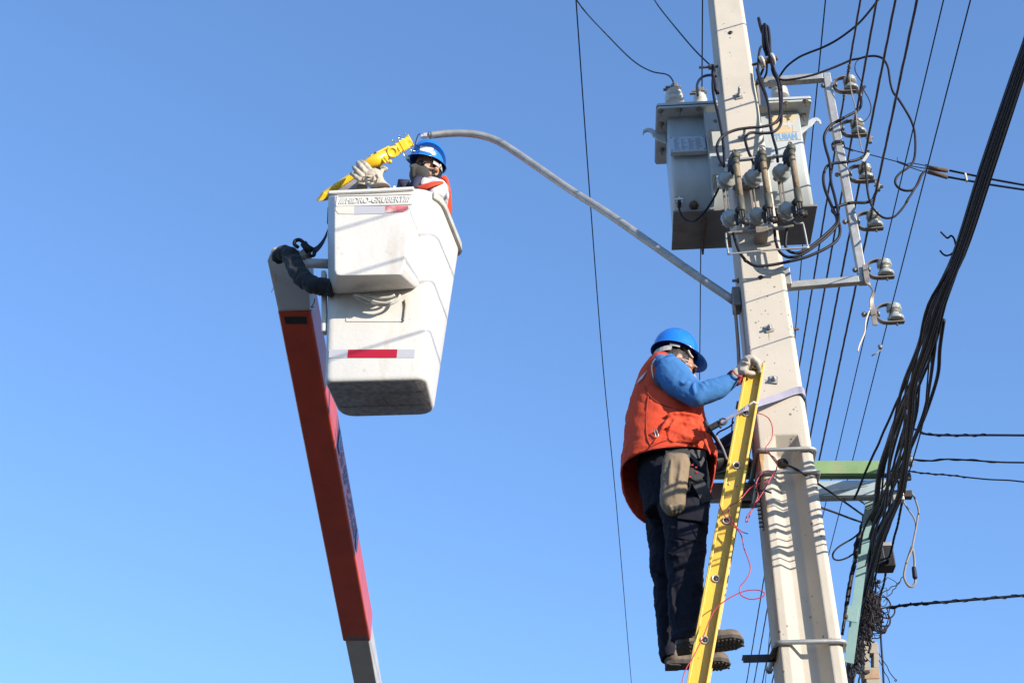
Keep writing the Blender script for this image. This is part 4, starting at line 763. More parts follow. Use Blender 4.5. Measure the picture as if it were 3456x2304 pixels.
# tangle of loops and lashings
tg = MB(); r5 = random.Random(9)
def bundle_x(y):        # centre of the mass at zoomed height y
    pts_ = [(150, 420), (400, 400), (650, 370), (850, 350), (1000, 270), (1200, 220), (1450, 170)]
    for (y0, x0), (y1, x1) in zip(pts_, pts_[1:]):
        if y <= y1: return lerp(x0, x1, (y - y0) / (y1 - y0))
    return pts_[-1][1]
for k in range(75):                              # slack loops on the right side of the mass
    yy = r5.gauss(780, 130); xx = bundle_x(yy) + 30 + abs(r5.gauss(0, 95)); c = P(K(xx, yy), r5.uniform(6.8, 7.4))
    a, bb = r5.uniform(.012, .062), r5.uniform(.01, .05); e1 = Vector((r5.uniform(-1, 1), r5.uniform(-.6, .6), r5.uniform(-1, 1))).normalized(); e2 = e1.cross(Vector((r5.uniform(-1, 1), 1, r5.uniform(-1, 1)))).normalized(); n_ = r5.randint(4, 10); p0 = r5.uniform(0, 6)
    tg.tube([c + e1 * a * cos(p0 + j * .6) * (1 + .05 * j) + e2 * bb * sin(p0 + j * .6) + Vector((r5.uniform(-.006, .006), 0, r5.uniform(-.006, .006))) for j in range(n_)], r5.choice([.002, .0025, .003, .0045]), 6, 3)
for k in range(230):                             # ragged ties and short ends along the mass
    yy = r5.uniform(330, 1350); w_ = lerp(75, 28, max(0, min(1, (yy - 700) / 500))); c = P(K(bundle_x(yy) + r5.uniform(-w_, w_), yy), r5.uniform(6.7, 7.4)); pts = [c]
    for j in range(r5.randint(2, 5)): pts.append(pts[-1] + Vector((r5.uniform(-.022, .022), r5.uniform(-.02, .02), r5.uniform(-.05, .015))))
    tg.tube(pts, r5.choice([.002, .003, .0045, .006]), 5, 3)
for q in ([(600, 700), (670, 670), (690, 740), (650, 800), (590, 810), (530, 790)], [(480, 700), (570, 690), (640, 660), (600, 580), (540, 560)], [(450, 920), (520, 960), (590, 930), (635, 870), (630, 800), (600, 760)], [(460, 860), (540, 900), (620, 890), (640, 820)], [(440, 940), (500, 975), (560, 965), (600, 930)],
          [(450, 500), (400, 490), (300, 420)]):
    tg.tube([P(K(*p), 7.1) for p in q], .0045, 6, 5)
tag(tg.build('cable_tangle', 'cable_brown', None), 'matted tangle of black cable loops around the top of the slotted post', 'cable tangle', kind='stuff')
lead('vertical black cable dropping right of the slotted post', [P(K(*p), 8.2) for p in [(515, 560), (520, 760), (525, 950), (535, 1150), (550, 1350), (562, 1600)]], .0068, 'cable', group='cables by the slotted post')
lead('crooked thin wire trailing from the tangle toward the grey loop, upper of two', [P(K(*p), 6.8) for p in [(520, 540), (570, 498), (620, 480), (650, 445), (700, 432), (730, 400), (755, 380), (765, 345), (795, 325)]], .0026, 'cable_brown', group='crooked thin wires', seg=3)
lead('crooked thin wire trailing from the tangle toward the grey loop, lower of two', [P(K(*p), 6.8) for p in [(610, 555), (655, 520), (665, 485), (700, 460), (712, 430), (750, 395)]], .0026, 'cable_brown', group='crooked thin wires', seg=3)
lead('crooked thin wire curling down right of the slotted post, ending in a ring', [P(K(*p), 8.1) for p in [(505, 1220), (550, 1300), (600, 1370), (625, 1430), (660, 1480), (690, 1515), (712, 1530), (700, 1545), (685, 1530)]], .003, 'cable_brown', group='crooked thin wires', seg=4)
lead('crooked thin wire dropping steeply right of the slotted post', [P(K(*p), 8.1) for p in [(505, 1300), (545, 1370), (570, 1440), (610, 1500), (640, 1590)]], .003, 'cable_brown', group='crooked thin wires', seg=4)
lead('knotted black cable hanging left of the slotted post, left one', [P(K(*p), 8.0) for p in [(330, 1120), (290, 1230), (265, 1320), (235, 1430), (200, 1568)]], .007, 'cable', group='cables by the slotted post', lobes=3)
lead('knotted black cable hanging left of the slotted post, right of two', [P(K(*p), 8.0) for p in [(325, 1300), (300, 1400), (285, 1480), (262, 1590)]], .006, 'cable', group='cables by the slotted post', lobes=3)
lead('black cable following the left edge of the teal brace', [P(L_(*p), 6.5) for p in [(300, 760), (250, 900), (200, 1050), (150, 1220), (105, 1340), (95, 1480)]] + [P(K(*p), 6.8) for p in [(225, 150), (180, 330), (130, 600), (105, 800), (75, 1000)]], [.012, .014, .012, .012, .011, .008, .007], 'cable', group='cables along the teal brace', lobes=2)
lead('thin black cable just left of the teal brace', [P(K(*p), 6.8) for p in [(235, 200), (200, 340), (165, 560), (125, 760), (85, 1010)]], .004, 'cable', group='cables along the teal brace')
# red test wire
rw = [P(I_(*p), yy) for p, yy in zip([(975, 48), (1035, 60), (1095, 82), (1150, 120), (1190, 190), (1206, 280), (1200, 360), (1170, 430), (1125, 490), (1112, 545), (1150, 590), (1215, 625), (1258, 680), (1268, 740), (1240, 830), (1180, 915), (1100, 965), (1000, 995), (925, 1030), (860, 1095), (790, 1185), (720, 1240), (645, 1280), (625, 1340), (650, 1440), (690, 1510), (735, 1568)],
      [5.62, 5.6, 5.66, 5.7, 5.72, 5.72, 5.72, 5.72, 5.72, 5.72, 5.70, 5.70, 5.70, 5.70, 5.68, 5.66, 5.62, 5.6, 5.57, 5.55, 5.54, 5.54, 5.53, 5.53, 5.53, 5.53, 5.53])]
rw2 = [P(E(*p), 5.53) for p in [(1120, 205), (1160, 250), (1183, 310), (1195, 380), (1225, 460), (1248, 530), (1250, 590), (1215, 660), (1168, 715), (1158, 765), (1180, 805), (1250, 832), (1320, 825), (1372, 800), (1372, 775), (1330, 755), (1260, 752), (1180, 768), (1090, 810), (1010, 860), (950, 915), (905, 990), (870, 1080), (835, 1170), (790, 1260), (745, 1350), (700, 1420), (670, 1490), (655, 1568), (640, 1640)]]
lead('thin red wire hanging in curves from the ladder top down past the worker', rw + rw2, .0026, 'red_wire', group='red wires', cat='wire', name='red_wire')
lead('thin red wire making a tall loop against the left edge of the pole', [P(I_(*p), 5.64) for p in [(1215, 850), (1195, 822), (1150, 812), (1090, 830), (1035, 880), (998, 950), (985, 1000), (1000, 1080), (1010, 1150), (975, 1240), (920, 1340), (870, 1410), (848, 1470), (858, 1492), (880, 1470), (915, 1370), (960, 1285), (1010, 1200), (1070, 1110), (1120, 1020), (1170, 930), (1212, 860)]], .0026, 'red_wire', group='red wires', cat='wire', name='red_wire')
lead('short red wire crossing the ladder rail to a loose end', [P(I_(*p), 5.53) for p in [(495, 1240), (515, 1300), (550, 1370), (590, 1440)]] + [P(E(*p), 5.53) for p in [(1010, 70), (1045, 135), (1090, 185), (1140, 215), (1185, 245), (1232, 261)]], .0024, 'red_wire', group='red wires', cat='wire', name='red_wire')
random.seed(21)
# ---------------------------------------------------------------- boom of the lift
boom = thing('lift_boom', 'lift boom with a long orange sleeve and bare ends, rising to the white bucket', 'boom', P(S_(1203, 2164), 9.8))
def boom_ring(fr_l, fr_r, y, h, k=.006):
    a, c = P(fr_l, y), P(fr_r, y); return a, c
bl0, br0 = P(S_(936, 1052), 6.75), P(S_(1050, 1052), 6.75); bl1, br1 = P(S_(1157, 2164), 10.7), P(S_(1251, 2164), 10.7)
ax = (((bl1 + br1) - (bl0 + br0)) / 2).normalized()
def box_tube(pl0, pr0, pl1, pr1, h0, h1, name, m, par, bev, cap=True, grow=0.0, sh=.82):
    b = MB(); rings = []
    for pl, pr, h in ((pl0, pr0, h0), (pl1, pr1, h1)):
        w = (pr - pl); wn_ = w.normalized(); wn_ = (wn_ - ax * wn_.dot(ax)).normalized(); up = ax.cross(wn_).normalized()
        if up.z < 0: up = -up
        rings.append([pl - wn_ * grow - up * grow, pr + wn_ * grow - up * grow, pr + wn_ * grow + up * (h + grow), pl - wn_ * grow + up * (h + grow)])
    b.rings(rings, smooth=False); return b.build(name, m, par, bevel=bev, seg=3)
sl_ = box_tube(bl0, br0, bl1, br1, .26, .26, 'sleeve', 'orange', boom, .016)
dirb = ((bl1 + br1) / 2 - (bl0 + br0) / 2).normalized()
lb0, lb1 = P(S_(1166, 2160), 9.9), P(S_(1249, 2160), 9.9)
box_tube(bl1 + dirb * -.1 + (br1 - bl1) * .09, bl1 + dirb * -.1 + (br1 - bl1) * .95, bl1 + dirb * 5.2 + (br1 - bl1) * .09, bl1 + dirb * 5.2 + (br1 - bl1) * .95, .22, .22, 'inner_section', 'boom_white', boom, .01)
# upper bare section and head
h0a, h0b = P(S_(903, 880), 6.25), P(S_(1030, 872), 6.25)
wv = (br0 - bl0)
hl, hr = bl0 + wv * .06 - dirb * .001, bl0 + wv * .94
b = MB(); hp = [B(138, 640), B(50, 235), B(92, 130), B(190, 122), B(300, 150), B(372, 215), B(398, 632)]
poly = [P(p, lerp(6.45, 6.74, min(1, max(0, (p[1] - 830) / 220)))) for p in hp]
b.prism(poly, Vector((.01, .16, .10))); b.build('boom_head', 'boom_white', boom, bevel=.012)
b = MB(); b.box((bl0 + br0) / 2 + dirb * .075 - ax.cross((br0 - bl0).normalized()) * (1 if ax.cross(br0 - bl0).z > 0 else -1) * .001, (br0 - bl0) * .33, dirb * .032, ZZ * .004); b.build('wear_pad', 'dark_metal', boom, bevel=.006)
b = MB(); b.cyl(P(B(330, 255), 6.55), P(B(545, 262), 6.48), .030, 16); b.cyl(P(B(355, 255), 6.56), P(B(385, 256), 6.56), .036, 16); b.build('pivot_pipe', 'boom_white', boom)
b = MB(); b.lathe(P(B(345, 205), 6.53), Vector((.6, -.7, 0)), [(0, .001), (0, .04), (.03, .04), (.03, .022), (.05, .022), (.05, .001)], 14); b.build('pivot_pin', 'galv_dark', boom)
# printed panels on the boom's right side
up_ = ax.cross((br0 - bl0).normalized()); up_ = up_ if up_.z > 0 else -up_
def side_pt(t, h): return br0 + (br1 - br0) * t + up_ * h + (br0 - bl0).normalized() * .004
for t0, t1, h0, h1, m in ((.355, .385, .06, .22, 'decal_blue'), (.362, .374, .09, .19, 'decal_teal'), (.66, .69, .06, .22, 'decal_blue'), (.664, .682, .08, .2, 'decal_teal')):
    b = MB(); b.prism([side_pt(t0, h0), side_pt(t1, h0), side_pt(t1, h1), side_pt(t0, h1)], (br0 - bl0).normalized() * .0015); b.build('printed_panel', m, boom)
b = MB(); rl = random.Random(4); t = .40
while t < .655:
    dt = rl.choice([.006, .009, .012])
    for (ha, hb) in ((.07, .10), (.12, .15), (.17, .2)):
        if rl.random() < .75: b.prism([side_pt(t, ha), side_pt(t + dt * .7, ha), side_pt(t + dt * .7, hb), side_pt(t, hb)], (br0 - bl0).normalized() * .0015)
    t += dt + .003
b.build('lettering', 'decal_blue', boom)
for i, q in enumerate(([(105, 320), (118, 350), (112, 400), (130, 380), (122, 430), (100, 460), (85, 490)], [(115, 350), (128, 390), (120, 430), (108, 450)])):
    b = MB(); b.tube(path(B, q, 6.4), .0018, 5, 4); b.build('frayed_wire', 'copper', boom)
b = MB(); b.tube(path(B, [(435, 540), (425, 580), (405, 610), (430, 606)], 6.62), .003, 5, 4); b.build('cable_tie', 'dark_metal', boom)
# black canvas sleeve over the hoses
hs = thing('hose_sleeve', 'black canvas sleeve curving from the boom head to the bucket side', 'hose sleeve', P(B(270, 300), 6.3))
b = MB(); cl_ = catmull(path(B, [(125, 235), (165, 185), (225, 190), (268, 260), (300, 335), (360, 395), (430, 432), (500, 447), (590, 452)], (6.4, 6.28, 6.2, 6.18)), 10)
R = []
for i in range(len(cl_)):
    t = i / (len(cl_) - 1); base = lerp(.052, .054, t) * (1 - .35 * exp(-t * 9)); R.append(base * (1 + .03 * sin(i * .9 + sin(i * .37)) + .02 * sin(i * 2.1)))
b.tube(cl_, R, 20); b.build('sleeve', 'canvas', hs, sub=1, disp=.024, dscale=.045)
hk = thing('safety_hook', 'black strap and snap hook hanging between the boom head and the bucket', 'hook', P(B(400, 150), 6.2))
b = MB(); b.tube(path(B, [(300, 130), (272, 108), (275, 80), (310, 70), (345, 92), (385, 125), (420, 145)], 6.2), .0115, 8, 5); b.tube(path(B, [(420, 145), (432, 170), (425, 195), (395, 195), (385, 172), (400, 140)], 6.2), .010, 8, 5); b.tube(path(B, [(345, 100), (390, 165)], 6.2), .022, 8); b.build('snap_hook', 'cable', hk)
b = MB(); b.strap(path(B, [(415, 165), (455, 140), (500, 85), (535, 10)], 6.2), ZZ * .05, .006, 5); b.build('strap', 'navy', hk)

# ---------------------------------------------------------------- bucket
BY = radians(-3.0); OB = P(S_(1262, 1281), 6.2); BU = Vector((cos(BY), sin(BY), 0)); BV = Vector((-sin(BY), cos(BY), 0))
def PB(p, v):
    d = ray(p); return CAMP + d * ((OB + BV * v - CAMP).dot(BV) / d.dot(BV))
def bl(q): w = q - OB; return w.dot(BU), w.dot(BV), q.z
ZBo = OB.z; ZTo = P(S_(1270, 640), 6.2).z
def corner_ring(cs, z, k=6):
    """cs: corners (u, v, r) counter-clockwise seen from above, each rounded by r"""
    out = []; n = len(cs)
    for i in range(n):
        p0 = Vector(cs[i - 1][:2]); p1 = Vector(cs[i][:2]); p2 = Vector(cs[(i + 1) % n][:2]); r = cs[i][2]
        a = (p0 - p1).normalized(); c = (p2 - p1).normalized()
        for j in range(k + 1):
            t = j / k; q = p1 + a * r * (1 - t) ** 2 + c * r * t ** 2
            out.append(OB + BU * q.x + BV * q.y + ZZ * (z - OB.z))
    return out
ul0, _, _ = bl(PB(S_(1092, 1281), 0)); ur0, _, _ = bl(PB(S_(1440, 1281), 0))
ul1 = bl(PB(S_(1112, 650), 0))[0]; 
pr = PZ(S_(1550, 840), ZTo - .02); ub, vb_, _ = bl(pr)
pb = PZ(S_(1470, 1400), ZBo); ubb, vbb, _ = bl(pb); vbb = max(.34, min(.5, vbb))
urf = bl(PZ(S_(1405, 645), ZTo))[0]
bucket = thing('bucket', 'white fibreglass lift bucket with raised front box, red reflective tape and scuffed underside', 'bucket', OB + BV * .3)
b = MB(); rings = []
def bring(t, inset=0.0, dz=0.0):
    z = lerp(ZBo, ZTo, t) + dz; s = t ** 1.0
    fl = lerp(ul0, ul1, s) + inset; frt = lerp(ur0, ur0 + .015, s) - inset; bk = lerp(vbb, vb_ + .03, s) - inset; brt = lerp(ubb, ub + .015, s) - inset; blt = lerp(ul0 + .03, ul1 + .03, s) + inset
    ch = lerp(.05, .16, max(0, (t - .25) / .75) ** 1.5)
    return corner_ring([(fl, inset, .05), (frt, inset, ch), (brt, bk, .09), (blt, bk, .09)], z)
for t, ins in ((0.0, .010), (.008, .003), (.02, 0), (.25, 0), (.5, 0), (.75, 0), (.95, 0), (1.0, 0)): rings.append(bring(t, ins))
ins_r = [bring(1.0, .02), bring(.9, .022), bring(.3, .022), bring(.06, .03)]
b.rings(rings + ins_r, smooth=True); shell = b.build('shell', 'white', bucket)
# grey lip round the right and back of the rim
b = MB(); full = bring(1.0, -.004); lipr = []
for i, q in enumerate(full): lipr.append(q)
n = len(lipr); seq = [lipr[(i) % n] - ZZ * .03 for i in range(10, 27)]
lr = MB(); rim_pts = seq
lr.strap(rim_pts, ZZ * .052, .030); lr.build('rim', 'bucket_rim', bucket, bevel=.008)
b = MB(); b.strap([lipr[i % n] for i in range(27, 28)] + [lipr[i % n] for i in range(0, 9)] if False else [PB(S_(1108, 652), -.004) , PB(S_(1260, 645), -.006), PB(S_(1398, 638), -.004)], ZZ * .024, .026); b.build('front_rim', 'white', bucket, bevel=.008)
# underside plate
b = MB(); ur_ = [bring(0.0, .026, -.004), bring(0.0, .028, .004)]
b.rings([bring(0.0, .011, .0035), bring(0.0, .016, -.003)]); b.build('floor', 'bucket_under', bucket)
b = MB()
for v in (.13, .27): b.strap([OB + BU * (ul0 + .05) + BV * v - ZZ * .005, OB + BU * (ur0 - .04) + BV * (v - .0) - ZZ * .005], BV * .006, .005)
b.strap([OB + BU * (ul0 + .285) + BV * .135 - ZZ * .006, OB + BU * (ul0 + .31) + BV * .265 - ZZ * .006], BU * .016, .008); b.build('floor_ribs', 'bucket_under', bucket)
# front box
def base_ring(k=0): return [(1108, 662), (1330, 652), (1400, 655), (1412, 690), (1413, 940), (1413, 962), (1400, 972), (1262, 984), (1140, 992), (1120, 986), (1108, 965), (1106, 800)]
def front_ring(): return [(1128, 662), (1330, 655), (1378, 655), (1384, 690), (1378, 815), (1364, 900), (1352, 928), (1262, 929), (1150, 931), (1134, 928), (1128, 912), (1127, 800)]
b = MB(); bs = [PB(p, -.002) for p in base_ring()]; ff = [PB(p, -.255) for p in front_ring()]; fm = [PB(p, -.235) for p in front_ring()]
bs2 = [PB(p, -.022) for p in base_ring()]; cF = sum(ff, Vector()) / 12
r2 = [p * .06 + q * .94 for p, q in zip(bs2, fm)]; r1 = [p * .88 + q * .12 for p, q in zip(bs2, fm)]
ffi = [q + (cF - q) * .06 for q in ff]
def dens(r, k=3):
    out = []; n = len(r)
    for i in range(n):
        for j in range(k): out.append(r[i].lerp(r[(i + 1) % n], j / k))
    return out
b.rings([dens(r) for r in (bs, bs2, r1, r2, ff, ffi)]); fb = b.build('front_box', 'white', bucket, bevel=.009, seg=3)
# moulded lettering panel on the box
pv_ = lambda p: PB(p, -.257)
b = MB(); q = [A(545, 1022), A(1530, 1003), A(1525, 1135), A(530, 1160)]
pl = [PB(p, -.2565) for p in q]
for i in range(4): b.strap([pl[i], pl[(i + 1) % 4]], (BU if i in (1, 3) else ZZ) * .006, .006)
b.build('panel_frame', 'white', bucket)
b = MB(); cc = PB(A(1040, 1082), -.257); xd = (PB(A(1500, 1070), -.257) - PB(A(560, 1095), -.257)).normalized(); wid = (PB(A(1500, 1070), -.257) - PB(A(565, 1095), -.257)).length
add_text(b, '///HIDRO-GRUBERT///', cc, xd, ZZ, .060, .0035, wid, .18, .0008); b.build('lettering', 'white', bucket)
b = MB(); b.prism([PB(p, -.2565) for p in (A(525, 1165), A(768, 1160), A(765, 1265), A(560, 1262), A(520, 1215))], -BV * .001); b.build('sticker', 'sticker', bucket)
b = MB(); b.prism([PB(p, -.2565) for p in (A(770, 1160), A(1178, 1157), A(1170, 1258), A(765, 1268))], -BV * .001); b.build('reflective_tape', 'silver_tape', bucket)
b = MB(); b.prism([PB(p, -.2565) for p in (A(1180, 1157), A(1485, 1155), A(1470, 1205), A(1420, 1235), A(1172, 1250))], -BV * .0012); rt = b.build('reflective_tape', mat('faded_red_tape', (.52, .14, .15), .4, var=.3, scale=8, bump=0, patch=.7, patchcol=(.6, .5, .47), patchscale=9), bucket); rt['label'] = 'faded red tape with a torn corner'
# lower tape band
b = MB()
for xa, xb in ((B(548, 950), B(700, 948)), (B(1092, 948), B(1235, 948))):
    b.prism([PB(xa, -.001), PB(xb, -.001), PB((xb[0] - 1, xb[1] + 28), -.001), PB((xa[0] - 1, xa[1] + 28), -.001)], -BV * .0008)
b.build('reflective_tape', 'silver_tape', bucket)
b = MB(); b.prism([PB(p, -.0022) for p in (B(702, 949), B(1096, 947), B(1090, 1014), B(695, 1014))], -BV * .001); rt = b.build('reflective_tape', 'red_tape', bucket); rt['label'] = 'clean red tape bar low on the bucket'
# raised rectangle, strap mark, coiled hose below the box
b = MB(); q = [PB(p, -.002) for p in (B(697, 560), B(1150, 556), B(1143, 722), B(688, 722))]
for i in range(1, 4): b.strap([q[i], q[(i + 1) % 4]], (BU if i in (1, 3) else ZZ) * .005, .005)
b.build('panel_frame', 'white', bucket)
b = MB(); b.tube([PB(p, -.008) for p in (B(1152, 552), B(1158, 600), B(1152, 660), B(1143, 722))], .0045, 6, 4); b.build('cord', 'galv_dark', bucket)
b = MB()
for k, q in enumerate(([(745, 512), (800, 545), (870, 572), (940, 590), (1000, 592), (1060, 575), (1095, 550), (1118, 512)], [(810, 512), (880, 528), (960, 535), (1030, 530), (1075, 512)], [(760, 508), (850, 545), (930, 570), (1000, 575), (1050, 560)])):
    b.tube([PB(B(*p), -.06 - .012 * k) for p in q], .0085, 8, 5)
b.build('hose', 'grey_cable', bucket).data.materials[0] = MT['bucket_rim']
b = MB(); b.strap([PB(B(508, 330), .05), PB(B(510, 560), .05), PB(B(512, 820), .05)], BU * .03 + BV * .0, .05); b.build('side_mount', 'white', bucket, bevel=.01)
b = MB(); b.capsule(PB(A(452, 1190), .12), PB(A(440, 1380), .12), .018, .016); b.build('side_handle', 'dark_metal', bucket)
# small straps on the right face
wr = thing('rope', 'pale cord and dark strap hooked over the rim beside the orange vest', 'cord', PB(A(1690, 1000), .1))
b = MB(); b.tube([PB(A(1688, 1020), .10), PB(A(1715, 1080), .08), PB(A(1762, 1172), .08)], [.0065, .006, .004], 6); b.build('cord', 'pale_wire', wr)
b = MB(); b.strap([PB(A(1672, 975), .10), PB(A(1665, 1020), .06), PB(A(1620, 1070), .02), PB(A(1575, 1112), .0)], ZZ * .012 + BV * .006, .003, 4); b.capsule(PB(A(1676, 975), .09), PB(A(1688, 1035), .085), .009, .007, 8); b.build('strap', 'dark_metal', wr)

# ---------------------------------------------------------------- yellow luminaire
LY = 6.32
lum = thing('street_luminaire', 'yellow street light head with silver clamp screws, held in a gloved hand', 'street light', P(O_(1400, 680), LY))
ld = (P(O_(2130, 230), LY) - P(O_(1250, 690), LY)).normalized(); vw = (P(O_(1700, 500), LY) - CAMP).normalized(); ln = ld.cross(vw).normalized(); ln = ln if ln.z > 0 else -ln; lo = ld.cross(ln).normalized(); lo = lo if lo.dot(vw) > 0 else -lo
def LP(x, y, dz=0): return P(O_(x, y), LY) + lo * dz
s1 = (P(O_(2000, 300), LY) - P(O_(1000, 300), LY)).length / 1000          # metres per zoom pixel
def ell_ring(c, a, bb, n=24): return [c + ln * a * cos(2 * pi * k / n) + lo * bb * sin(2 * pi * k / n) for k in range(n)]
b = MB(); e = LP(2135, 225); tilt = (ld * .93 - lo * .37).normalized(); c0 = e
def ring_at(d, a, bb, n=28):
    n1 = ln; n2 = tilt.cross(ln).normalized(); return [e - ld * d * s1 + n1 * a * s1 * cos(2 * pi * k / n) + n2 * bb * s1 * sin(2 * pi * k / n) for k in range(n)]
b.rings([ring_at(90, 128, 120), ring_at(25, 138, 125), ring_at(0, 150, 135), ring_at(-12, 148, 132), ring_at(-14, 120, 105), ring_at(20, 108, 95), ring_at(120, 100, 85)], cap0=False, cap1=True); b.build('spigot_ring', 'yellow', lum)
def blk(x0, y0, x1, y1, hw_, dep, name, bev=.006, off=0):
    a, c = LP(x0, y0), LP(x1, y1); q = MB(); d = (c - a); dn_ = d.normalized(); nn_ = (ln - dn_ * ln.dot(dn_)).normalized(); q.box((a + c) / 2 + lo * off, d / 2, nn_ * hw_ * s1, lo * dep); return q.build(name, 'yellow', lum, bevel=bev, seg=3)
blk(2090, 255, 1975, 320, 112, .030, 'clamp_neck'); blk(2020, 300, 1880, 375, 124, .036, 'clamp_block'); blk(1905, 362, 1810, 412, 108, .032, 'clamp_waist'); blk(1850, 395, 1800, 425, 124, .036, 'clamp_shoe', .01)
b = MB(); b.capsule(LP(1800, 370, -.037), LP(1850, 465, -.037), .006, .006, 8); b.build('clamp_rib', 'yellow', lum)
# screws through the clamp
for (xa, ya, xb, yb) in ((1750, 220, 1850, 310), (1845, 190, 1865, 260), (1910, 118, 1985, 205), (1995, 95, 2015, 160), (1945, 480, 1962, 570), (1990, 470, 2065, 550), (2095, 380, 2120, 475), (2160, 400, 2232, 450)):
    b = MB(); a, c = LP(xa, ya, -.02 if xa % 2 else .02), LP(xb, yb, -.02 if xa % 2 else .02)
    if ya > 370: a, c = c, a
    b.cyl(a, c, .0032, 8); d = (a - c).normalized(); b.lathe(a - d * .001, d, [(0, .002), (0, .0055), (.005, .0062), (.007, .003)], 10); b.build('screw', 'screw', lum)
# knuckle joint
c = LP(1680, 505); b = MB(); b.lathe(c + lo * .05, -lo, [(0, .03), (0, 128 * s1), (.085, 132 * s1), (.1, 122 * s1), (.1, 80 * s1), (.096, 76 * s1), (.094, 60 * s1), (.094, 40 * s1), (.0935, .001)], 32); b.build('knuckle', 'yellow', lum)
c = LP(1755, 470); b = MB(); b.lathe(c + lo * .07, -lo, [(0, .02), (0, 118 * s1), (.10, 118 * s1), (.10, .02)], 28); b.build('knuckle_cheek', 'yellow', lum, bevel=.003)
# body
b = MB(); prof = [(1620, 530, 125, .045), (1540, 580, 118, .05), (1500, 600, 128, .052), (1430, 640, 152, .06), (1340, 690, 150, .062), (1230, 735, 142, .055), (1150, 770, 120, .045), (1080, 810, 95, .035)]
rings = []
for x, y, a, dz in prof:
    n = 24; rings.append([LP(x, y) + ln * a * s1 * (abs(cos(q)) ** .7 * (1 if cos(q) > 0 else -1)) + lo * dz * (abs(sin(q)) ** .7 * (1 if sin(q) > 0 else -1)) for q in [2 * pi * k / n for k in range(n)]])
b.rings(rings); b.build('housing', 'yellow', lum, sub=1)
for (xa, ya, xb, yb) in ((1440, 540, 1590, 730), (1385, 560, 1530, 755)):
    b = MB(); b.capsule(LP(xa + 15, ya + 25, -.050), LP(xb - 12, yb - 22, -.046), .008, .008, 8); b.build('housing_rib', 'yellow', lum)
b = MB(); b.box(LP(1440, 500), ld * .07, ln * .014, lo * .03); b.build('hinge_cover', 'yellow', lum, bevel=.006); 
for x, y in ((1390, 535), (1320, 515), (1525, 482)):
    b = MB(); b.ell(LP(x, y, -.04), ld * .009, ln * .009, lo * .012, 10, 6); b.build('screw', 'galv_dark', lum)
b = MB(); b.ell(LP(1672, 690), ld * .014, ln * .014, lo * .014, 10, 6); b.build('latch', 'yellow', lum)
# flat blade with the lens under it
bn = Vector((-.25, -.38, -.89)); bn = (bn - ld * bn.dot(ld)).normalized(); bo = LP(880, 1000, .01)
def RP(p, off=0.0):
    d = ray(O_(*p)); return CAMP + d * ((bo + bn * off - CAMP).dot(bn) / d.dot(bn))
b = MB(); top = [(1180, 730), (1080, 800), (880, 935), (560, 1145), (215, 1378), (75, 1568), (200, 1545), (420, 1385), (900, 1055), (1100, 960), (1300, 860)]
b.prism([RP(p) for p in top], -bn * .035); b.build('blade', 'yellow', lum, bevel=.005, seg=2)
b = MB(); b.prism([RP(p, .004) for p in ((90, 1556), (215, 1378), (400, 1390), (205, 1540))], bn * .003); b.build('blade_tip', 'yellow', lum, bevel=.002)
b = MB(); b.prism([RP(p, -.012) for p in ((900, 1060), (420, 1390), (190, 1562), (420, 1520), (760, 1290), (960, 1130))], -bn * .02); b.build('lens', 'lens', lum, bevel=.002)

# ---------------------------------------------------------------- ladder
LNY, LFY = 5.60, 5.97
lad = thing('ladder', 'yellow fibreglass ladder seen edge on, leaning on the left side of the concrete pole', 'ladder', (0.55, 5.8, 0))
rt_, rb_ = P(D(1075, 385), LNY), P(E(787, 1568), LNY); rd_ = (rt_ - rb_).normalized()
top_r = P(D(1132, 345), LNY); foot = rb_ - rd_ * ((rb_.z - .02) / rd_.z); wl0 = (UU - rd_ * UU.dot(rd_)); wl0 = Vector((1, 0, 0)) - rd_ * rd_.x; wl0.normalize()
HWR = .0455
def rail(yoff, open_dir, name='rail', dx=0.0):
    o = Vector((dx, yoff, 0)); b = MB(); tp = rt_ + o + rd_ * .045; ft = foot + o; m = (tp + ft) / 2; h = (tp - ft) / 2
    b.box(m, h, wl0 * (HWR - .0042), Vector((0, .002, 0)))
    for s in (-1, 1): b.box(m + wl0 * s * (HWR - .002) + Vector((0, open_dir * .016, 0)), h, wl0 * .002, Vector((0, .0185, 0)))
    for s in (-1, 1): b.box(m + wl0 * s * (HWR - .0075) + Vector((0, open_dir * .0342, 0)), h, wl0 * .0035, Vector((0, .0018, 0)))
    r = b.build(name, 'ladder', lad, bevel=.0012)
    return r
r1_ = rail(0, -1); r2_ = rail(LFY - LNY, 1, 'rail', .03)
for r_, yo in ((r1_, LNY), (r2_, LFY)):
    q = MB(); tp = rt_ + Vector((0, yo - LNY, 0)); q.box(tp + rd_ * .035 - Vector((0, .01 if yo == LNY else -.01, 0)), rd_ * .022, wl0 * (HWR - .006), Vector((0, .008, 0))); q.build('rail_cap', 'olive', r_, bevel=.003)
h1 = P(I_(725, 750), LNY); step = .2955
k = -1
while True:
    c = h1 - rd_ * (step * k)
    if c.z < .25: break
    b = MB(); b.cyl(c + Vector((0, .004, 0)), c + Vector((.03, LFY - LNY - .004, 0)), .0155, 14)
    ru_ = b.build('rung', 'alu', lad)
    b = MB(); b.lathe(c + Vector((0, .0, 0)), Vector((0, -1, 0)), [(0.0, .0125), (.0, .019), (.0075, .019), (.0085, .0165), (.0075, .0125), (0, .0125)], 20); b.build('rung_ferrule', 'alu', ru_)
    b = MB(); b.lathe(c + Vector((0, -.0022, 0)), Vector((0, -1, 0)), [(0, .001), (0, .0135), (.0012, .0135), (.0014, .001)], 16); b.build('rung_bore', 'dark_metal', ru_)
    k += 1
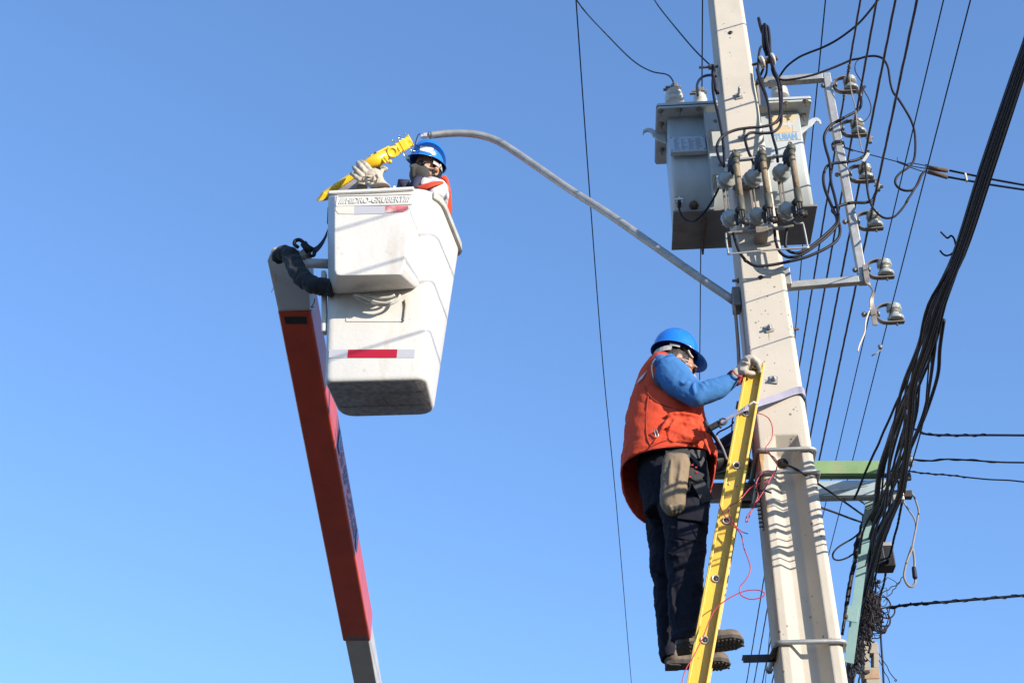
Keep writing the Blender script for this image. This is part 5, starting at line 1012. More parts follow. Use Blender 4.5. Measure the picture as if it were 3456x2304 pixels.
for s in (I_(628, 993), I_(725, 1012)):
    b = MB(); b.lathe(P(s, LNY - .002), Vector((0, -1, 0)), [(0, .001), (0, .006), (.004, .005), (.005, .001)], 10); b.build('rivet', 'alu', r1_)
random.seed(31)
# ---------------------------------------------------------------- people: shared builders
def head_union(b, C, f, r, u, s=1.0, neck=True, nd=None):
    q = lambda a, bb, c: C + (f * a + r * bb + u * c) * s
    b.ell(q(-.010, 0, .005), f * .098 * s, r * .077 * s, u * .100 * s, 20, 14)
    b.ell(q(.030, 0, -.055), f * .062 * s, r * .064 * s, u * .082 * s, 18, 12)
    b.ell(q(.040, 0, -.112), f * .045 * s, r * .046 * s, u * .034 * s, 16, 10)
    b.capsule(q(.086, 0, -.028), q(.108, 0, -.066), .010 * s, .015 * s, 10)
    b.ell(q(.090, 0, -.097), f * .012 * s, r * .024 * s, u * .008 * s, 12, 8); b.ell(q(.088, 0, -.108), f * .012 * s, r * .020 * s, u * .007 * s, 12, 8)
    for sd in (-1, 1):
        b.ell(q(.078, sd * .030, -.020), f * .016 * s, r * .024 * s, u * .008 * s, 10, 6)
        b.capsule(q(-.004, sd * .074, -.03), q(-.012, sd * .084, -.026), .012 * s, .010 * s, 8)
        e = q(-.010, sd * .080, -.038)
        for k in range(9):
            a = pi * (-.35 + 1.45 * k / 8); p = e + (f * -.014 * cos(a) * -1 + u * .028 * sin(a)) * s if False else e + (f * (-.015 * sin(a)) + u * (.029 * cos(a))) * s
            if k: b.capsule(pp, p + r * sd * .006 * s, .0062 * s, .0062 * s, 8, 2)
            pp = p + r * sd * .006 * s
        b.ell(e - u * .022 * s, f * .010 * s, r * .007 * s, u * .011 * s, 10, 6)
    if neck: b.chain([q(-.02, 0, -.07), q(-.035, 0, -.15), (C + nd if nd is not None else q(-.06, 0, -.24))], [.056 * s, .055 * s, .062 * s], 14)
def helmet(root, C, f, r, u, a=.122, bb=.105, h=.148, brim=.055, ridges=True, thick=.004):
    """hard hat: dome, rim flare and peak"""
    nt, nph = 18, 64; rings = []
    for i in range(nt + 1):
        t = i / nt; th = t * pi / 2; ring = []
        for j in range(nph):
            ph = 2 * pi * j / nph; ca, sa = cos(ph), sin(ph); rad = sin(th) ** .92 if t > 0 else .002; z = cos(th) ** .85 * h if t < 1 else 0
            rg = 0
            if ridges:
                y = abs(sa * rad); rg = .007 * exp(-(y / .16) ** 4) * (1 - t ** 3) + .003 * exp(-((y - .42) / .07) ** 2) * (1 - t ** 4)
            ring.append(C + f * a * rad * ca + r * bb * rad * sa + u * (z + rg))
        rings.append(ring)
    for e, dz in ((.010, -.004), (1.0, 0)):
        ring = []
        for j in range(nph):
            ph = 2 * pi * j / nph; ca, sa = cos(ph), sin(ph); k = max(0, ca) ** 3
            ext = .009 + (brim * k if e == 1.0 else .004 * k); drop = (-.007 - .022 * k) if e == 1.0 else -.005
            rr_ = Vector((ca / a, sa / bb)); nx, ny = rr_.x, rr_.y; l = sqrt(nx * nx + ny * ny)
            ring.append(C + f * (a * ca + nx / l * ext) + r * (bb * sa + ny / l * ext) + u * drop)
        rings.append(ring)
    b = MB(); b.rings(rings, cap0=True, cap1=False); o = b.build('helmet', 'helmet', root, solid=thick, bevel=0, sub=1); return o
def hand_union(b, wrist, palm_dir, across, nrm, curl, s=1.0, thumb_side=1, spread=.0, lens=(.072, .08, .075, .06)):
    """mitt-free glove: palm + four bent fingers + thumb. palm_dir towards fingers, across = index->little, nrm = back of hand"""
    pc0 = wrist; kn = wrist + palm_dir * .095 * s
    b.rings([[pc0 + palm_dir * t * s + across * w * s * cos(q) + nrm * h * s * sin(q) for q in [2 * pi * k / 14 for k in range(14)]] for t, w, h in ((-.03, .036, .03), (0, .034, .026), (.03, .042, .023), (.06, .047, .021), (.09, .046, .018), (.103, .040, .012))])
    for i in range(4):
        off = (-1.5 + i) * .0225 * s; base = kn + across * off - palm_dir * .008 * s; d = palm_dir.copy(); pts = [base]; rs = [.0115 * s]; ln_ = lens[i] * s; axis = across
        d = (d + across * spread * (-1.5 + i)).normalized()
        for seg_, (fr_, cu) in enumerate(((.45, curl[0]), (.32, curl[1]), (.23, curl[2]))):
            m = Matrix.Rotation(cu * (1 + .06 * (i - 1.5)), 3, axis); d = m @ d; pts.append(pts[-1] + d * ln_ * fr_); rs.append((.0112 - .0012 * seg_) * s)
        b.chain(pts, rs, 10)
    tb_ = wrist + palm_dir * .03 * s - across * .036 * s * thumb_side
    d = (palm_dir * .6 - across * .75 * thumb_side - nrm * .25).normalized(); p1 = tb_ + d * .035 * s; d2 = (palm_dir * .85 - across * .2 * thumb_side - nrm * .45).normalized(); p2 = p1 + d2 * .032 * s; p3 = p2 + (d2 - nrm * .4).normalized() * .024 * s
    b.chain([tb_, p1, p2, p3], [.016 * s, .014 * s, .0125 * s, .0105 * s], 10)
def sil_loft(b, fr, rows, k=18, ex=.9, tilt=0.0, cap=True, Yc=None):
    """rows: (Lx, Ly, Rx, Ry, y, half depth[, drop]) - silhouette pairs turned into oval sections"""
    rings = []
    for row in rows:
        lx, ly, rx, ry, y, h = row[:6]; dr = row[6] if len(row) > 6 else 0; fd = row[7] if len(row) > 7 else 0
        a0, a1 = P(fr(lx, ly), y), P(fr(rx, ry), y); c = (a0 + a1) / 2; a = (a1 - a0) / 2; an = a.normalized()
        bv = Vector((0, 1, 0)); bv = (bv - an * bv.dot(an)).normalized() * h + Vector((0, 0, -dr))
        ring = []
        for j in range(k):
            q = 2 * pi * j / k; ca, sa = cos(q), sin(q)
            ring.append(c + a * (abs(ca) ** ex * (1 if ca > 0 else -1)) + bv * (abs(sa) ** ex * (1 if sa > 0 else -1)) - Vector((0, 0, fd * max(0, sa))))
        rings.append(ring)
    # refine between rows
    out = []; n = len(rings)
    for j in range(n - 1):
        for t in range(4):
            tt = t / 4; i0, i1, i2, i3 = max(j - 1, 0), j, j + 1, min(j + 2, n - 1)
            out.append([0.5 * ((2 * B1) + (C1 - A1) * tt + (2 * A1 - 5 * B1 + 4 * C1 - D1) * tt * tt + (3 * B1 - A1 - 3 * C1 + D1) * tt ** 3) for A1, B1, C1, D1 in zip(rings[i0], rings[i1], rings[i2], rings[i3])])
    out.append(rings[-1]); b.rings(out, cap0=cap, cap1=cap); return out

# ================================================================ worker on the ladder
wk = thing('person', 'worker in blue hard hat, orange vest and dark trousers standing on the yellow ladder', 'person', P(E(600, 1300), 5.8))
HC = P(H(505, 515), 5.84); yw = radians(12); ti = radians(14)
hf = Vector((cos(yw) * cos(ti), sin(yw) * cos(ti), -sin(ti))); hr_ = Vector((sin(yw), -cos(yw), 0)); hu = hr_.cross(hf).normalized(); hu = hu if hu.z > 0 else -hu
head_c = HC + hf * .020 + hu * -.040
b = MB(); shoulders = P(D(400, 380), 5.85)
head_union(b, head_c, hf, hr_, hu, 1.0, True, P(D(400, 330), 5.88) - head_c)
def scaled_rows(rows, s, fr):
    out = []
    for row in rows:
        lx, ly, rx, ry, y, h = row[:6]; mx, my = (lx + rx) / 2, (ly + ry) / 2
        out.append((mx + (lx - mx) * s, my + (ly - my) * s, mx + (rx - mx) * s, my + (ry - my) * s, y, h * s))
    return out
arm = [(352, 372, 470, 262, 5.70, .062), (350, 418, 520, 290, 5.685, .066), (395, 490, 590, 352, 5.665, .064), (455, 540, 640, 418, 5.645, .060), (545, 592, 682, 455, 5.625, .057), (640, 632, 702, 462, 5.61, .055),
       (728, 612, 742, 442, 5.605, .050), (800, 586, 790, 432, 5.60, .046), (866, 556, 846, 414, 5.60, .042), (918, 508, 890, 403, 5.60, .036), (955, 474, 935, 402, 5.60, .033)]
torso = [(352, 300, 455, 276, 5.86, .07), (300, 345, 545, 345, 5.86, .12), (232, 450, 628, 462, 5.86, .150), (185, 560, 685, 580, 5.86, .165), (148, 700, 700, 690, 5.86, .165), (135, 820, 722, 800, 5.86, .16), (130, 930, 735, 900, 5.86, .16), (150, 1040, 728, 990, 5.86, .155)]
pelvis = [(228, 990, 712, 960, 5.86, .135), (222, 1080, 735, 1060, 5.86, .145), (232, 1200, 750, 1180, 5.86, .15), (262, 1330, 756, 1300, 5.86, .15), (275, 1420, 752, 1400, 5.86, .14)]
nleg = [(440, 10, 890, 0, 5.76, .095), (470, 90, 886, 75, 5.75, .098), (498, 200, 882, 190, 5.745, .094), (508, 330, 868, 330, 5.74, .088), (512, 430, 868, 440, 5.74, .082), (520, 540, 862, 520, 5.74, .078), (528, 680, 842, 690, 5.74, .075), (532, 820, 834, 830, 5.74, .072), (540, 960, 816, 970, 5.74, .070), (548, 1090, 792, 1100, 5.74, .067), (546, 1185, 775, 1180, 5.74, .064)]
fleg = [(330, 10, 660, 10, 5.98, .09), (338, 120, 650, 120, 5.98, .092), (345, 250, 640, 260, 5.98, .085), (366, 420, 625, 430, 5.98, .078), (370, 540, 620, 540, 5.97, .074), (402, 700, 618, 710, 5.97, .070), (414, 850, 612, 860, 5.97, .068), (422, 1000, 606, 1010, 5.97, .065), (430, 1150, 600, 1160, 5.97, .062), (446, 1260, 600, 1265, 5.97, .060), (470, 1368, 600, 1350, 5.97, .058)]
farm = [(x + 10, y - 28, a - 10, c + 4, 6.02 - .005 * i, h * .7) for i, (x, y, a, c, _, h) in enumerate(arm)]
sil_loft(b, D, scaled_rows(torso[1:-1], .66, D)); sil_loft(b, D, scaled_rows(arm, .72, D)); sil_loft(b, D, scaled_rows(farm, .6, D)); sil_loft(b, D, scaled_rows(pelvis[:-1], .6, D)); sil_loft(b, E, scaled_rows(nleg[1:], .45, E)); sil_loft(b, E, scaled_rows(fleg[1:], .45, E))
b.chain([P(D(925, 440), 5.60), P(H(1640, 930), 5.60), P(H(1720, 860), 5.60)], [.028, .027, .026], 12)
b.ell(P(D(430, 365), 5.85), UU * .05, Vector((0, .09, 0)), ZZ * .045)
b.build('body', 'skin', wk, remesh=.0055, smooth=3)
# hair
b = MB(); q = lambda a, bb, c: head_c + hf * a + hr_ * bb + hu * c
b.ell(q(-.022, 0, .0), hf * .094, hr_ * .0815, hu * .10, 24, 16); b.ell(q(-.060, 0, -.06), hf * .045, hr_ * .062, hu * .05, 18, 12)
for sd in (-1, 1): b.ell(q(.018, sd * .062, -.005), hf * .030, hr_ * .018, hu * .035, 12, 8)
b.build('hair', 'hair', wk, remesh=.005, smooth=2, disp=.006, dscale=.02)
hm = helmet(wk, HC + hu * .012, hf, hr_, hu, .120, .106, .140, .052)
# cradle band and chin strap parts
b = MB(); ell_ = lambda t, e, z: HC + hf * e * .108 * cos(t) + hr_ * e * .092 * sin(t) + hu * z
b.strap([ell_(pi * (.62 + .80 * k / 12) , .98, -.022 - .015 * sin(k / 12 * pi)) for k in range(13)], hu * .030, .003); b.build('head_band', 'helmet_in', hm)
b = MB(); b.strap([ell_(pi * (.50 + .16 * k / 6), 1.0, -.004) for k in range(7)], hu * .016, .004); b.tube([ell_(pi * .36, 1.02, -.004), ell_(pi * .3, 1.0, -.02), ell_(pi * .22, 1.0, -.022)], .006, 8, 4); b.build('strap_clip', 'helmet_in', hm, bevel=.001)
# spectacles and mask
b = MB(); b.tube([q(.0, .081, -.028), q(.05, .080, -.030), q(.092, .062, -.034)], .0028, 6, 3); b.tube([q(.0, .081, -.030), q(.055, .079, -.050)], .0022, 6)
gl = b.build('spectacles', 'pale_wire', wk)
b = MB(); b.ell(q(.094, .034, -.034), hf * .006, hr_ * .03, hu * .019, 14, 8); b.ell(q(.094, -.034, -.034), hf * .006, hr_ * .03, hu * .019, 14, 8); b.build('lens', 'glass', gl)
b = MB(); b.ell(q(.062, 0, -.108), hf * .060, hr_ * .060, hu * .058, 20, 12); b.capsule(q(.10, 0, -.055), q(.106, 0, -.085), .012, .018, 10)
for sd in (-1, 1): b.tube([q(.06, sd * .05, -.075), q(.02, sd * .076, -.06), q(-.008, sd * .084, -.05)], .0025, 6, 3)
b.build('face_mask', 'mask_teal', wk, remesh=.004, smooth=4)
# sweater sleeves with folds
def fold(b, fr, pts, y, r):
    q_ = catmull([P(fr(*p), y) for p in pts], 4); m = len(q_) - 1; k_ = [sin(pi * (.04 + .92 * i / m)) for i in range(m + 1)]
    b.chain([p + Vector((0, .012 * (1 - s_) - .003, 0)) for p, s_ in zip(q_, k_)], [r * (.35 + .65 * s_) for s_ in k_], 8)
b = MB(); sil_loft(b, D, arm, 20); sil_loft(b, D, [(360, 400, 470, 280, 5.80, .09), (330, 330, 480, 270, 5.74, .05)], 14)
b.ell(P(D(415, 345), 5.73), (UU * .06 - ZZ * .02), Vector((0, .062, 0)), ZZ * .064)
for q_, yy, rr_ in (([(855, 985), (835, 1060), (850, 1150), (880, 1230)], 5.563, .0085), ([(925, 980), (985, 1050), (1010, 1120), (1005, 1200)], 5.562, .0095), ([(1010, 960), (1060, 1040), (1080, 1110)], 5.563, .0095), ([(1100, 950), (1150, 1020), (1165, 1100), (1150, 1180)], 5.564, .0085), ([(1190, 930), (1250, 985), (1290, 1050)], 5.565, .009),
                    ([(1300, 905), (1345, 960), (1380, 1020), (1385, 1080)], 5.568, .0075), ([(780, 960), (720, 1010), (660, 1030)], 5.575, .008), ([(600, 950), (640, 1010), (700, 1040), (760, 1040)], 5.582, .008), ([(250, 560), (290, 680), (330, 790), (380, 900)], 5.640, .010), ([(330, 545), (300, 620), (310, 720)], 5.645, .009), ([(560, 1180), (680, 1260), (800, 1310)], 5.60, .008), ([(1400, 900), (1450, 960), (1470, 1020)], 5.572, .006)):
    fold(b, H, q_, yy, rr_)
b.build('sweater', 'sweater', wk, remesh=.0048, smooth=4, disp=.012, dscale=.11, disp2=.003, dscale2=.04)
b = MB(); sil_loft(b, D, farm, 16); b.ell(P(D(440, 350), 6.0), UU * .07, Vector((0, .08, 0)), ZZ * .07); b.build('far_sleeve', 'sweater', wk, remesh=.006, smooth=3)
# vest: one open shell; hem drops at the back
b = MB(); vrows = [(338, 296, 440, 290, 5.86, .065), (316, 312, 470, 325, 5.86, .10), (288, 352, 515, 385, 5.86, .13), (226, 450, 610, 490, 5.86, .160), (180, 560, 692, 586, 5.86, .175), (145, 700, 704, 700, 5.86, .18), (134, 820, 738, 820, 5.86, .185), (122, 930, 768, 925, 5.86, .195), (106, 1010, 782, 985, 5.86, .20, 0, .05), (102, 1060, 792, 1020, 5.86, .20, 0, .14), (104, 1095, 792, 1045, 5.86, .195, 0, .235)]
out = sil_loft(b, D, vrows, 40, .88, cap=False)
b.build('vest', 'vest', wk, solid=.006, sub=1, disp=.030, dscale=.13, disp2=.007, dscale2=.045)
b = MB(); b.tube([v * 1.0 for v in out[-1]] + [out[-1][0]], .005, 6); b.build('vest_hem', 'vest_lining', wk)
from mathutils.bvhtree import BVHTree
kk = len(out[0]); tree = BVHTree.FromPolygons([v for r in out for v in r], [(i * kk + j, i * kk + (j + 1) % kk, (i + 1) * kk + (j + 1) % kk, (i + 1) * kk + j) for i in range(len(out) - 1) for j in range(kk)])
def on_vest(p, off=.007):
    d = ray(D(*p)).normalized(); h = tree.ray_cast(CAMP, d)
    return (h[0] - d * off) if h[0] else None
b = MB()
for q_ in ([(262, 392), (272, 470), (305, 550), (370, 605), (460, 640), (560, 668)], [(150, 1040), (215, 1005), (330, 925), (430, 885), (520, 895), (640, 925), (730, 960)], [(300, 560), (285, 700), (290, 850), (320, 930)], [(715, 640), (728, 760), (752, 880), (775, 990)]):
    c_ = catmull([Vector((x, y, 0)) for x, y in q_], 6); c_ = [on_vest((v.x, v.y)) for v in c_]; c_ = [v for v in c_ if v is not None]
    if len(c_) > 3: b.tube(c_, .0032, 6)
b.build('vest_seams', 'vest_seam', wk)
b = MB(); b.strap([P(D(292, 372), 5.75), P(D(262, 405), 5.735), P(D(235, 450), 5.735)], Vector((.03, -.02, .02)), .004, 4); b.build('reflective_strip', 'silver_tape', wk)
# armhole trim, pockets, buckle
b = MB(); b.tube(path(D, [(455, 268), (395, 268), (345, 292), (323, 340), (328, 400), (350, 452), (390, 492), (440, 514), (500, 545), (545, 575)], (5.74, 5.665, 5.67, 5.67)), .0055, 8, 5); b.build('armhole_trim', 'vest_trim', wk)
b = MB(); b.tube(path(D, [(470, 262), (420, 258), (370, 275), (335, 300), (310, 335)], (5.74, 5.70)), .0045, 6, 5); b.build('neck_piping', 'vest_lining', wk)
b = MB(); c = [(440, 690), (560, 682), (640, 700), (700, 720), (706, 790), (700, 880), (640, 915), (540, 905), (440, 900), (425, 830), (428, 760)]
b.rings([[P(D(*p), y) for p in c] for y in (5.72,)] + [[P(D(565 + (p[0] - 565) * k, 800 + (p[1] - 800) * k), y) for p in c] for k, y in ((1.0, 5.665), (.9, 5.650), (.5, 5.642))])
for q_ in ([(432, 700), (480, 690), (560, 688), (640, 702), (700, 722)], [(470, 765), (560, 758), (640, 780), (690, 815)], [(480, 840), (560, 850), (640, 870), (680, 885)], [(520, 700), (500, 740), (470, 780), (440, 830)], [(590, 705), (600, 740), (620, 765), (680, 790)], [(450, 720), (430, 760), (400, 800), (372, 830)], [(690, 760), (700, 820), (720, 900), (760, 980)], [(620, 790), (650, 830), (690, 850)]): fold(b, D, q_, 5.648, .012)
b.build('vest_pocket', 'vest', wk, remesh=.006, smooth=3, disp=.018, dscale=.05, disp2=.005, dscale2=.02)
b = MB(); b.tube(path(D, [(345, 812), (362, 806), (376, 850), (358, 862), (345, 812)], 5.655), .003, 6); b.build('vest_buckle', 'alu', wk)
b = MB(); b.strap(path(D, [(345, 900), (372, 860), (400, 830), (425, 815)], 5.655), UU * .014 + ZZ * .01, .004, 4); b.build('vest_strap', 'vest', wk)
# trousers
b = MB(); sil_loft(b, D, pelvis, 24); sil_loft(b, E, nleg, 22); sil_loft(b, E, fleg, 20)
for q_, yy, rr_ in (([(560, 200), (640, 230), (760, 250), (850, 240)], 5.662, .012), ([(540, 300), (640, 330), (740, 330), (840, 300)], 5.664, .011), ([(520, 420), (600, 450), (720, 440), (850, 400)], 5.668, .012), ([(530, 560), (620, 560), (720, 520), (840, 480)], 5.668, .010),
                    ([(780, 600), (760, 700), (720, 820), (660, 930)], 5.675, .012), ([(820, 700), (800, 850), (760, 1000), (700, 1120)], 5.682, .011), ([(560, 700), (570, 850), (600, 1000)], 5.675, .009), ([(560, 1150), (640, 1120), (720, 1100), (780, 1090)], 5.680, .011), ([(555, 1185), (640, 1170), (770, 1165)], 5.682, .009), ([(360, 150), (420, 180), (500, 170)], 5.9, .012), ([(380, 560), (450, 600), (520, 590)], 5.9, .011)): fold(b, E, q_, yy, rr_)
b.build('trousers', 'trousers', wk, remesh=.0065, smooth=4, disp=.020, dscale=.10, disp2=.014, dscale2=.03)
b = MB(); cpk = [(598, 20), (880, 10), (884, 120), (870, 172), (780, 150), (690, 140), (606, 130)]
b.rings([[P(E(*p), 5.70) for p in cpk], [P(E(*p), 5.640) for p in cpk], [P(E(740 + (p[0] - 740) * .93, 85 + (p[1] - 85) * .9), 5.634) for p in cpk]]); b.build('cargo_flap', 'trousers', wk, bevel=.004, sub=0)
b = MB(); cpk = [(610, 150), (700, 165), (800, 172), (800, 260), (780, 330), (690, 320), (600, 300)]
b.rings([[P(E(*p), 5.70) for p in cpk], [P(E(*p), 5.652) for p in cpk], [P(E(700 + (p[0] - 700) * .9, 235 + (p[1] - 235) * .9), 5.645) for p in cpk]]); b.build('cargo_pocket', 'trousers', wk, bevel=.005)
# boots
def boot(C, f, r, u, s=1.0):
    q = lambda a, bb, c: C + (f * a + r * bb + u * c) * s
    outl = [(-.075, .0), (-.068, .026), (-.03, .034), (.03, .031), (.08, .036), (.13, .047), (.18, .045), (.215, .028), (.228, .0), (.222, -.026), (.19, -.042), (.14, -.046), (.08, -.038), (.03, -.032), (-.03, -.034), (-.068, -.026)]
    b = MB(); b.rings([[q(a, bb, c) for a, bb in [(x * k, y * k) for x, y in outl]] for c, k in ((.004, .97), (-.010, 1.0), (-.022, .985))], smooth=False); so_ = b.build('boot', 'boot', wk)
    bpy.data.objects.remove(so_)
    bt_ = MB()
    rows = [(.0, .0, 1.0), (.02, 1.0, 1.0), (.045, .97, .95), (.065, .80, .80)]
    rings = []
    for c, k, kk in ((.0, 1.0, 1.0), (.022, .985, 1), (.04, .95, 1), (.058, .82, .8)):
        rings.append([q((x if x < .06 else .06 + (x - .06) * kk * k), y * k * .96, c + (.012 if x < .0 else 0) + (-.012 if x > .17 else 0) * (c > .03)) for x, y in outl])
    bt_.rings(rings); bt_.chain([q(-.03, 0, .03), q(-.028, 0, .10), q(-.025, 0, .16)], [.043, .044, .046], 14); bt_.chain([q(-.02, 0, .07), q(.06, 0, .048), q(.13, 0, .030)], [.042, .036, .03], 14); bt_.ell(q(.165, 0, .022), f * .06, r * .046, u * .034, 18, 12)
    o = bt_.build('boot', 'boot', wk, remesh=.005, smooth=4)
    sb = MB(); sb.rings([[q(x, y, c) for x, y in outl] for c in (.006, -.014)], smooth=False)
    for i in range(17):
        x = -.066 + i * .0178
        if -.005 < x < .055: continue
        wdt = .024 if x < 0 else (.04 if x < .19 else .024)
        for sgn in (-1, 1):
            sb.box(q(x, sgn * wdt * .52, -.0165), (f * .0050) * s, (r * sgn * wdt * .40 + f * .004) * s, u * .0042 * s)
    sb.box(q(-.042, 0, -.012), f * .030 * s, r * .028 * s, u * .008 * s); sb.build('sole', 'sole', o, bevel=.002)
    lb = MB()
    for k in range(4): lb.tube([q(.02 + k * .022, -.022, .075 - k * .013), q(.03 + k * .022, 0, .084 - k * .014), q(.02 + k * .022, .022, .075 - k * .013)], .0028, 6, 3)
    lb.build('laces', 'webbing', o); return o
bf = Vector((.975, -.16, .075)).normalized(); br_ = Vector((-.16, -.93, .33)).normalized(); br_ = (br_ - bf * br_.dot(bf)).normalized(); bu = br_.cross(bf); bu = bu if bu.z > 0 else -bu
boot(P(M(900, 660), 5.74), bf, br_, bu); bf2 = Vector((.985, .02, .03)).normalized(); boot(P(M(640, 1040), 5.97), bf2, Vector((0.02, -.98, .16)).normalized(), Vector((-.03, .16, .98)).normalized())
# glove gripping the rail top
b = MB(); wr_ = P(H(1640, 925), 5.60); pd = (P(H(1870, 640), 5.60) - wr_).normalized(); ac = (Vector((.25, 1, -.1)) - pd * Vector((.25, 1, -.1)).dot(pd)).normalized(); nm = ac.cross(pd).normalized(); nm = nm if nm.z > 0 else -nm
def gchain(fr, pts, ys, rs): b.chain([P(fr(*p), y) for p, y in zip(pts, ys)], rs, 10)
sil_loft(b, H, [(1560, 790, 1660, 960, 5.60, .034), (1590, 720, 1730, 900, 5.60, .036), (1640, 650, 1790, 850, 5.595, .040), (1690, 590, 1850, 770, 5.59, .042), (1760, 550, 1900, 700, 5.59, .040), (1840, 545, 1930, 640, 5.59, .032)], 18)
gchain(H, [(1790, 585), (1880, 560), (1960, 640), (2000, 730), (2010, 800)], [5.555, 5.548, 5.545, 5.553, 5.565], [.016, .0145, .013, .012, .011])
gchain(H, [(1780, 570), (1870, 548), (1960, 600), (2015, 680), (2030, 730)], [5.578, 5.572, 5.568, 5.572, 5.582], [.016, .0145, .013, .012, .0105])
gchain(H, [(1790, 600), (1880, 590), (1955, 650), (1990, 730), (1985, 790)], [5.605, 5.603, 5.603, 5.605, 5.61], [.016, .0145, .013, .012, .0105])
gchain(H, [(1770, 640), (1860, 625), (1940, 690), (1965, 760), (1960, 800)], [5.63, 5.633, 5.635, 5.635, 5.635], [.014, .013, .012, .011, .010])
b.ell(P(H(1850, 665), 5.592), UU * .034, Vector((0, .036, 0)), ZZ * .026, 14, 10)
gchain(H, [(1690, 790), (1760, 820), (1830, 830), (1890, 840)], [5.565, 5.553, 5.556, 5.565], [.019, .016, .0145, .012])
for q_, yy in (([(1650, 700), (1740, 740), (1800, 700)], 5.553), ([(1700, 620), (1770, 660), (1850, 650)], 5.550), ([(1680, 850), (1730, 780), (1800, 760)], 5.553), ([(1760, 560), (1800, 610), (1830, 680)], 5.549)): fold(b, H, q_, yy, .0065)
gl_ = b.build('glove', 'glove', wk, remesh=.0032, smooth=3, disp=.005, dscale=.02)
b = MB(); b.strap([P(H(*p), y) for p, y in (((1440, 855), 5.59), ((1500, 800), 5.565), ((1545, 800), 5.552), ((1590, 860), 5.548), ((1660, 885), 5.55), ((1695, 870), 5.56))], ZZ * .007 - VD * .002, .009, 4); b.strap([P(H(*p), y) for p, y in (((1695, 875), 5.56), ((1670, 950), 5.555), ((1640, 1010), 5.56), ((1610, 1045), 5.58))], UU * .008 + ZZ * .003, .009, 4); b.build('glove_binding', 'glove_trim', gl_)
b = MB(); sil_loft(b, H, [(1460, 850, 1560, 1020, 5.60, .034), (1520, 780, 1620, 990, 5.60, .040), (1580, 760, 1680, 960, 5.60, .040)], 16, cap=False); b.build('glove_cuff', 'glove', gl_, solid=.003, disp=.005, dscale=.03)
b = MB(); yo = .40; wr2 = P(H(1700, 860), 5.99); b.ell(P(H(1720, 800), 6.0), UU * .045, Vector((0, .04, 0)), ZZ * .035)
for i in range(4): b.chain([P(H(1760, 760), 5.97 + i * .022), P(H(1860, 720), 5.97 + i * .022), P(H(1900, 800), 5.97 + i * .022)], [.013, .012, .010], 8)
b.chain([P(H(1690, 820), 5.97), P(H(1760, 860), 5.955), P(H(1820, 850), 5.96)], [.015, .013, .011], 8); b.build('glove', 'glove', wk, remesh=.004, smooth=3)
# belt, harness, pouch
b = MB(); b.strap([P(D(*p), y) for p, y in (((400, 925), 5.72), ((470, 950), 5.69), ((560, 965), 5.685), ((640, 985), 5.69), ((720, 980), 5.73))], ZZ * .045, .006, 5)
b.strap([P(D(*p), y) for p, y in (((585, 1100), 5.668), ((650, 1170), 5.655), ((700, 1250), 5.655), ((735, 1330), 5.67))], UU * .055 + ZZ * .02, .006, 5); b.strap([P(D(*p), y) for p, y in (((610, 990), 5.67), ((650, 1030), 5.66), ((680, 1060), 5.66), ((710, 1010), 5.68))], ZZ * .03, .006, 4)
hb = b.build('harness', 'webbing', wk); hb['label'] = 'black webbing harness with small red tabs'
b = MB(); b.box(P(D(640, 1140), 5.648), UU * .032 - ZZ * .02, ZZ * .022 + UU * .015, Vector((0, .006, 0))); b.build('harness_buckle', 'webbing', hb, bevel=.003)
for x, y in ((608, 1152), (655, 1118), (652, 1082), (625, 1065)):
    b = MB(); b.box(P(D(x, y), 5.640), UU * .0045, Vector((0, .003, 0)), ZZ * .0035); b.build('red_tab', 'buckle_red', hb)
po = thing('tool_pouch', 'long brown suede pouch hanging from the ladder worker\'s belt', 'pouch', P(D(500, 1200), 5.64))
b = MB(); sil_loft(b, D, [(425, 985, 598, 1000, 5.655, .030), (405, 1040, 607, 1055, 5.65, .038), (395, 1130, 600, 1140, 5.645, .040), (388, 1230, 585, 1240, 5.64, .042), (385, 1310, 578, 1320, 5.64, .044), (395, 1370, 570, 1385, 5.64, .040), (430, 1415, 545, 1425, 5.645, .03), (470, 1432, 525, 1436, 5.65, .012)], 22)
for q_, rr_ in (([(470, 1020), (460, 1150), (450, 1300)], .010), ([(540, 1030), (530, 1150), (500, 1280), (470, 1340)], .012), ([(455, 1350), (470, 1390), (480, 1420)], .007), ([(500, 1345), (505, 1390), (505, 1425)], .007), ([(540, 1340), (540, 1380), (530, 1415)], .007)): fold(b, D, q_, 5.603, rr_)
b.build('bag', 'suede', po, remesh=.005, smooth=4, disp=.010, dscale=.05); b = MB(); b.strap([P(D(430, 975), 5.64), P(D(500, 985), 5.625), P(D(600, 1005), 5.64)], ZZ * .022, .006, 4); b.build('flap', 'vest_trim', po)
# lanyard round the pole
ly = thing('positioning_strap', 'grey lilac work positioning strap from the worker\'s waist round the concrete pole', 'safety strap', PV(Q(600, 500), -.02))
zs_ = PV(Q(800, 440), -.012).z
pts = [P(D(835, 748), 5.56), P(D(905, 712), 5.555), P(D(965, 678), 5.555), P(D(1030, 640), 5.552), PV(Q(345, 583), -.17), PV(Q(430, 548), -.09), PV(Q(600, 492), -.035), PV(Q(745, 440), -.012), L(pw(zs_) / 2 - .004, -.008, zs_ - .0), L(pw(zs_) / 2 + .008, .03, zs_ - .035), L(pw(zs_) / 2 + .010, .16, zs_ - .10), L(pw(zs_) / 2 - .01, TH + .06, zs_ - .16), L(-pw(zs_) / 2 + .02, TH + .055, zs_ - .22)]
wd_ = [ZZ * .016, ZZ * .018 + VD * .006, ZZ * .020 + VD * .012, ZZ * .026 - VD * .012, ZZ * .032, ZZ * .036, ZZ * .040, ZZ * .042, ZZ * .042, ZZ * .042, ZZ * .042, ZZ * .042, ZZ * .042]
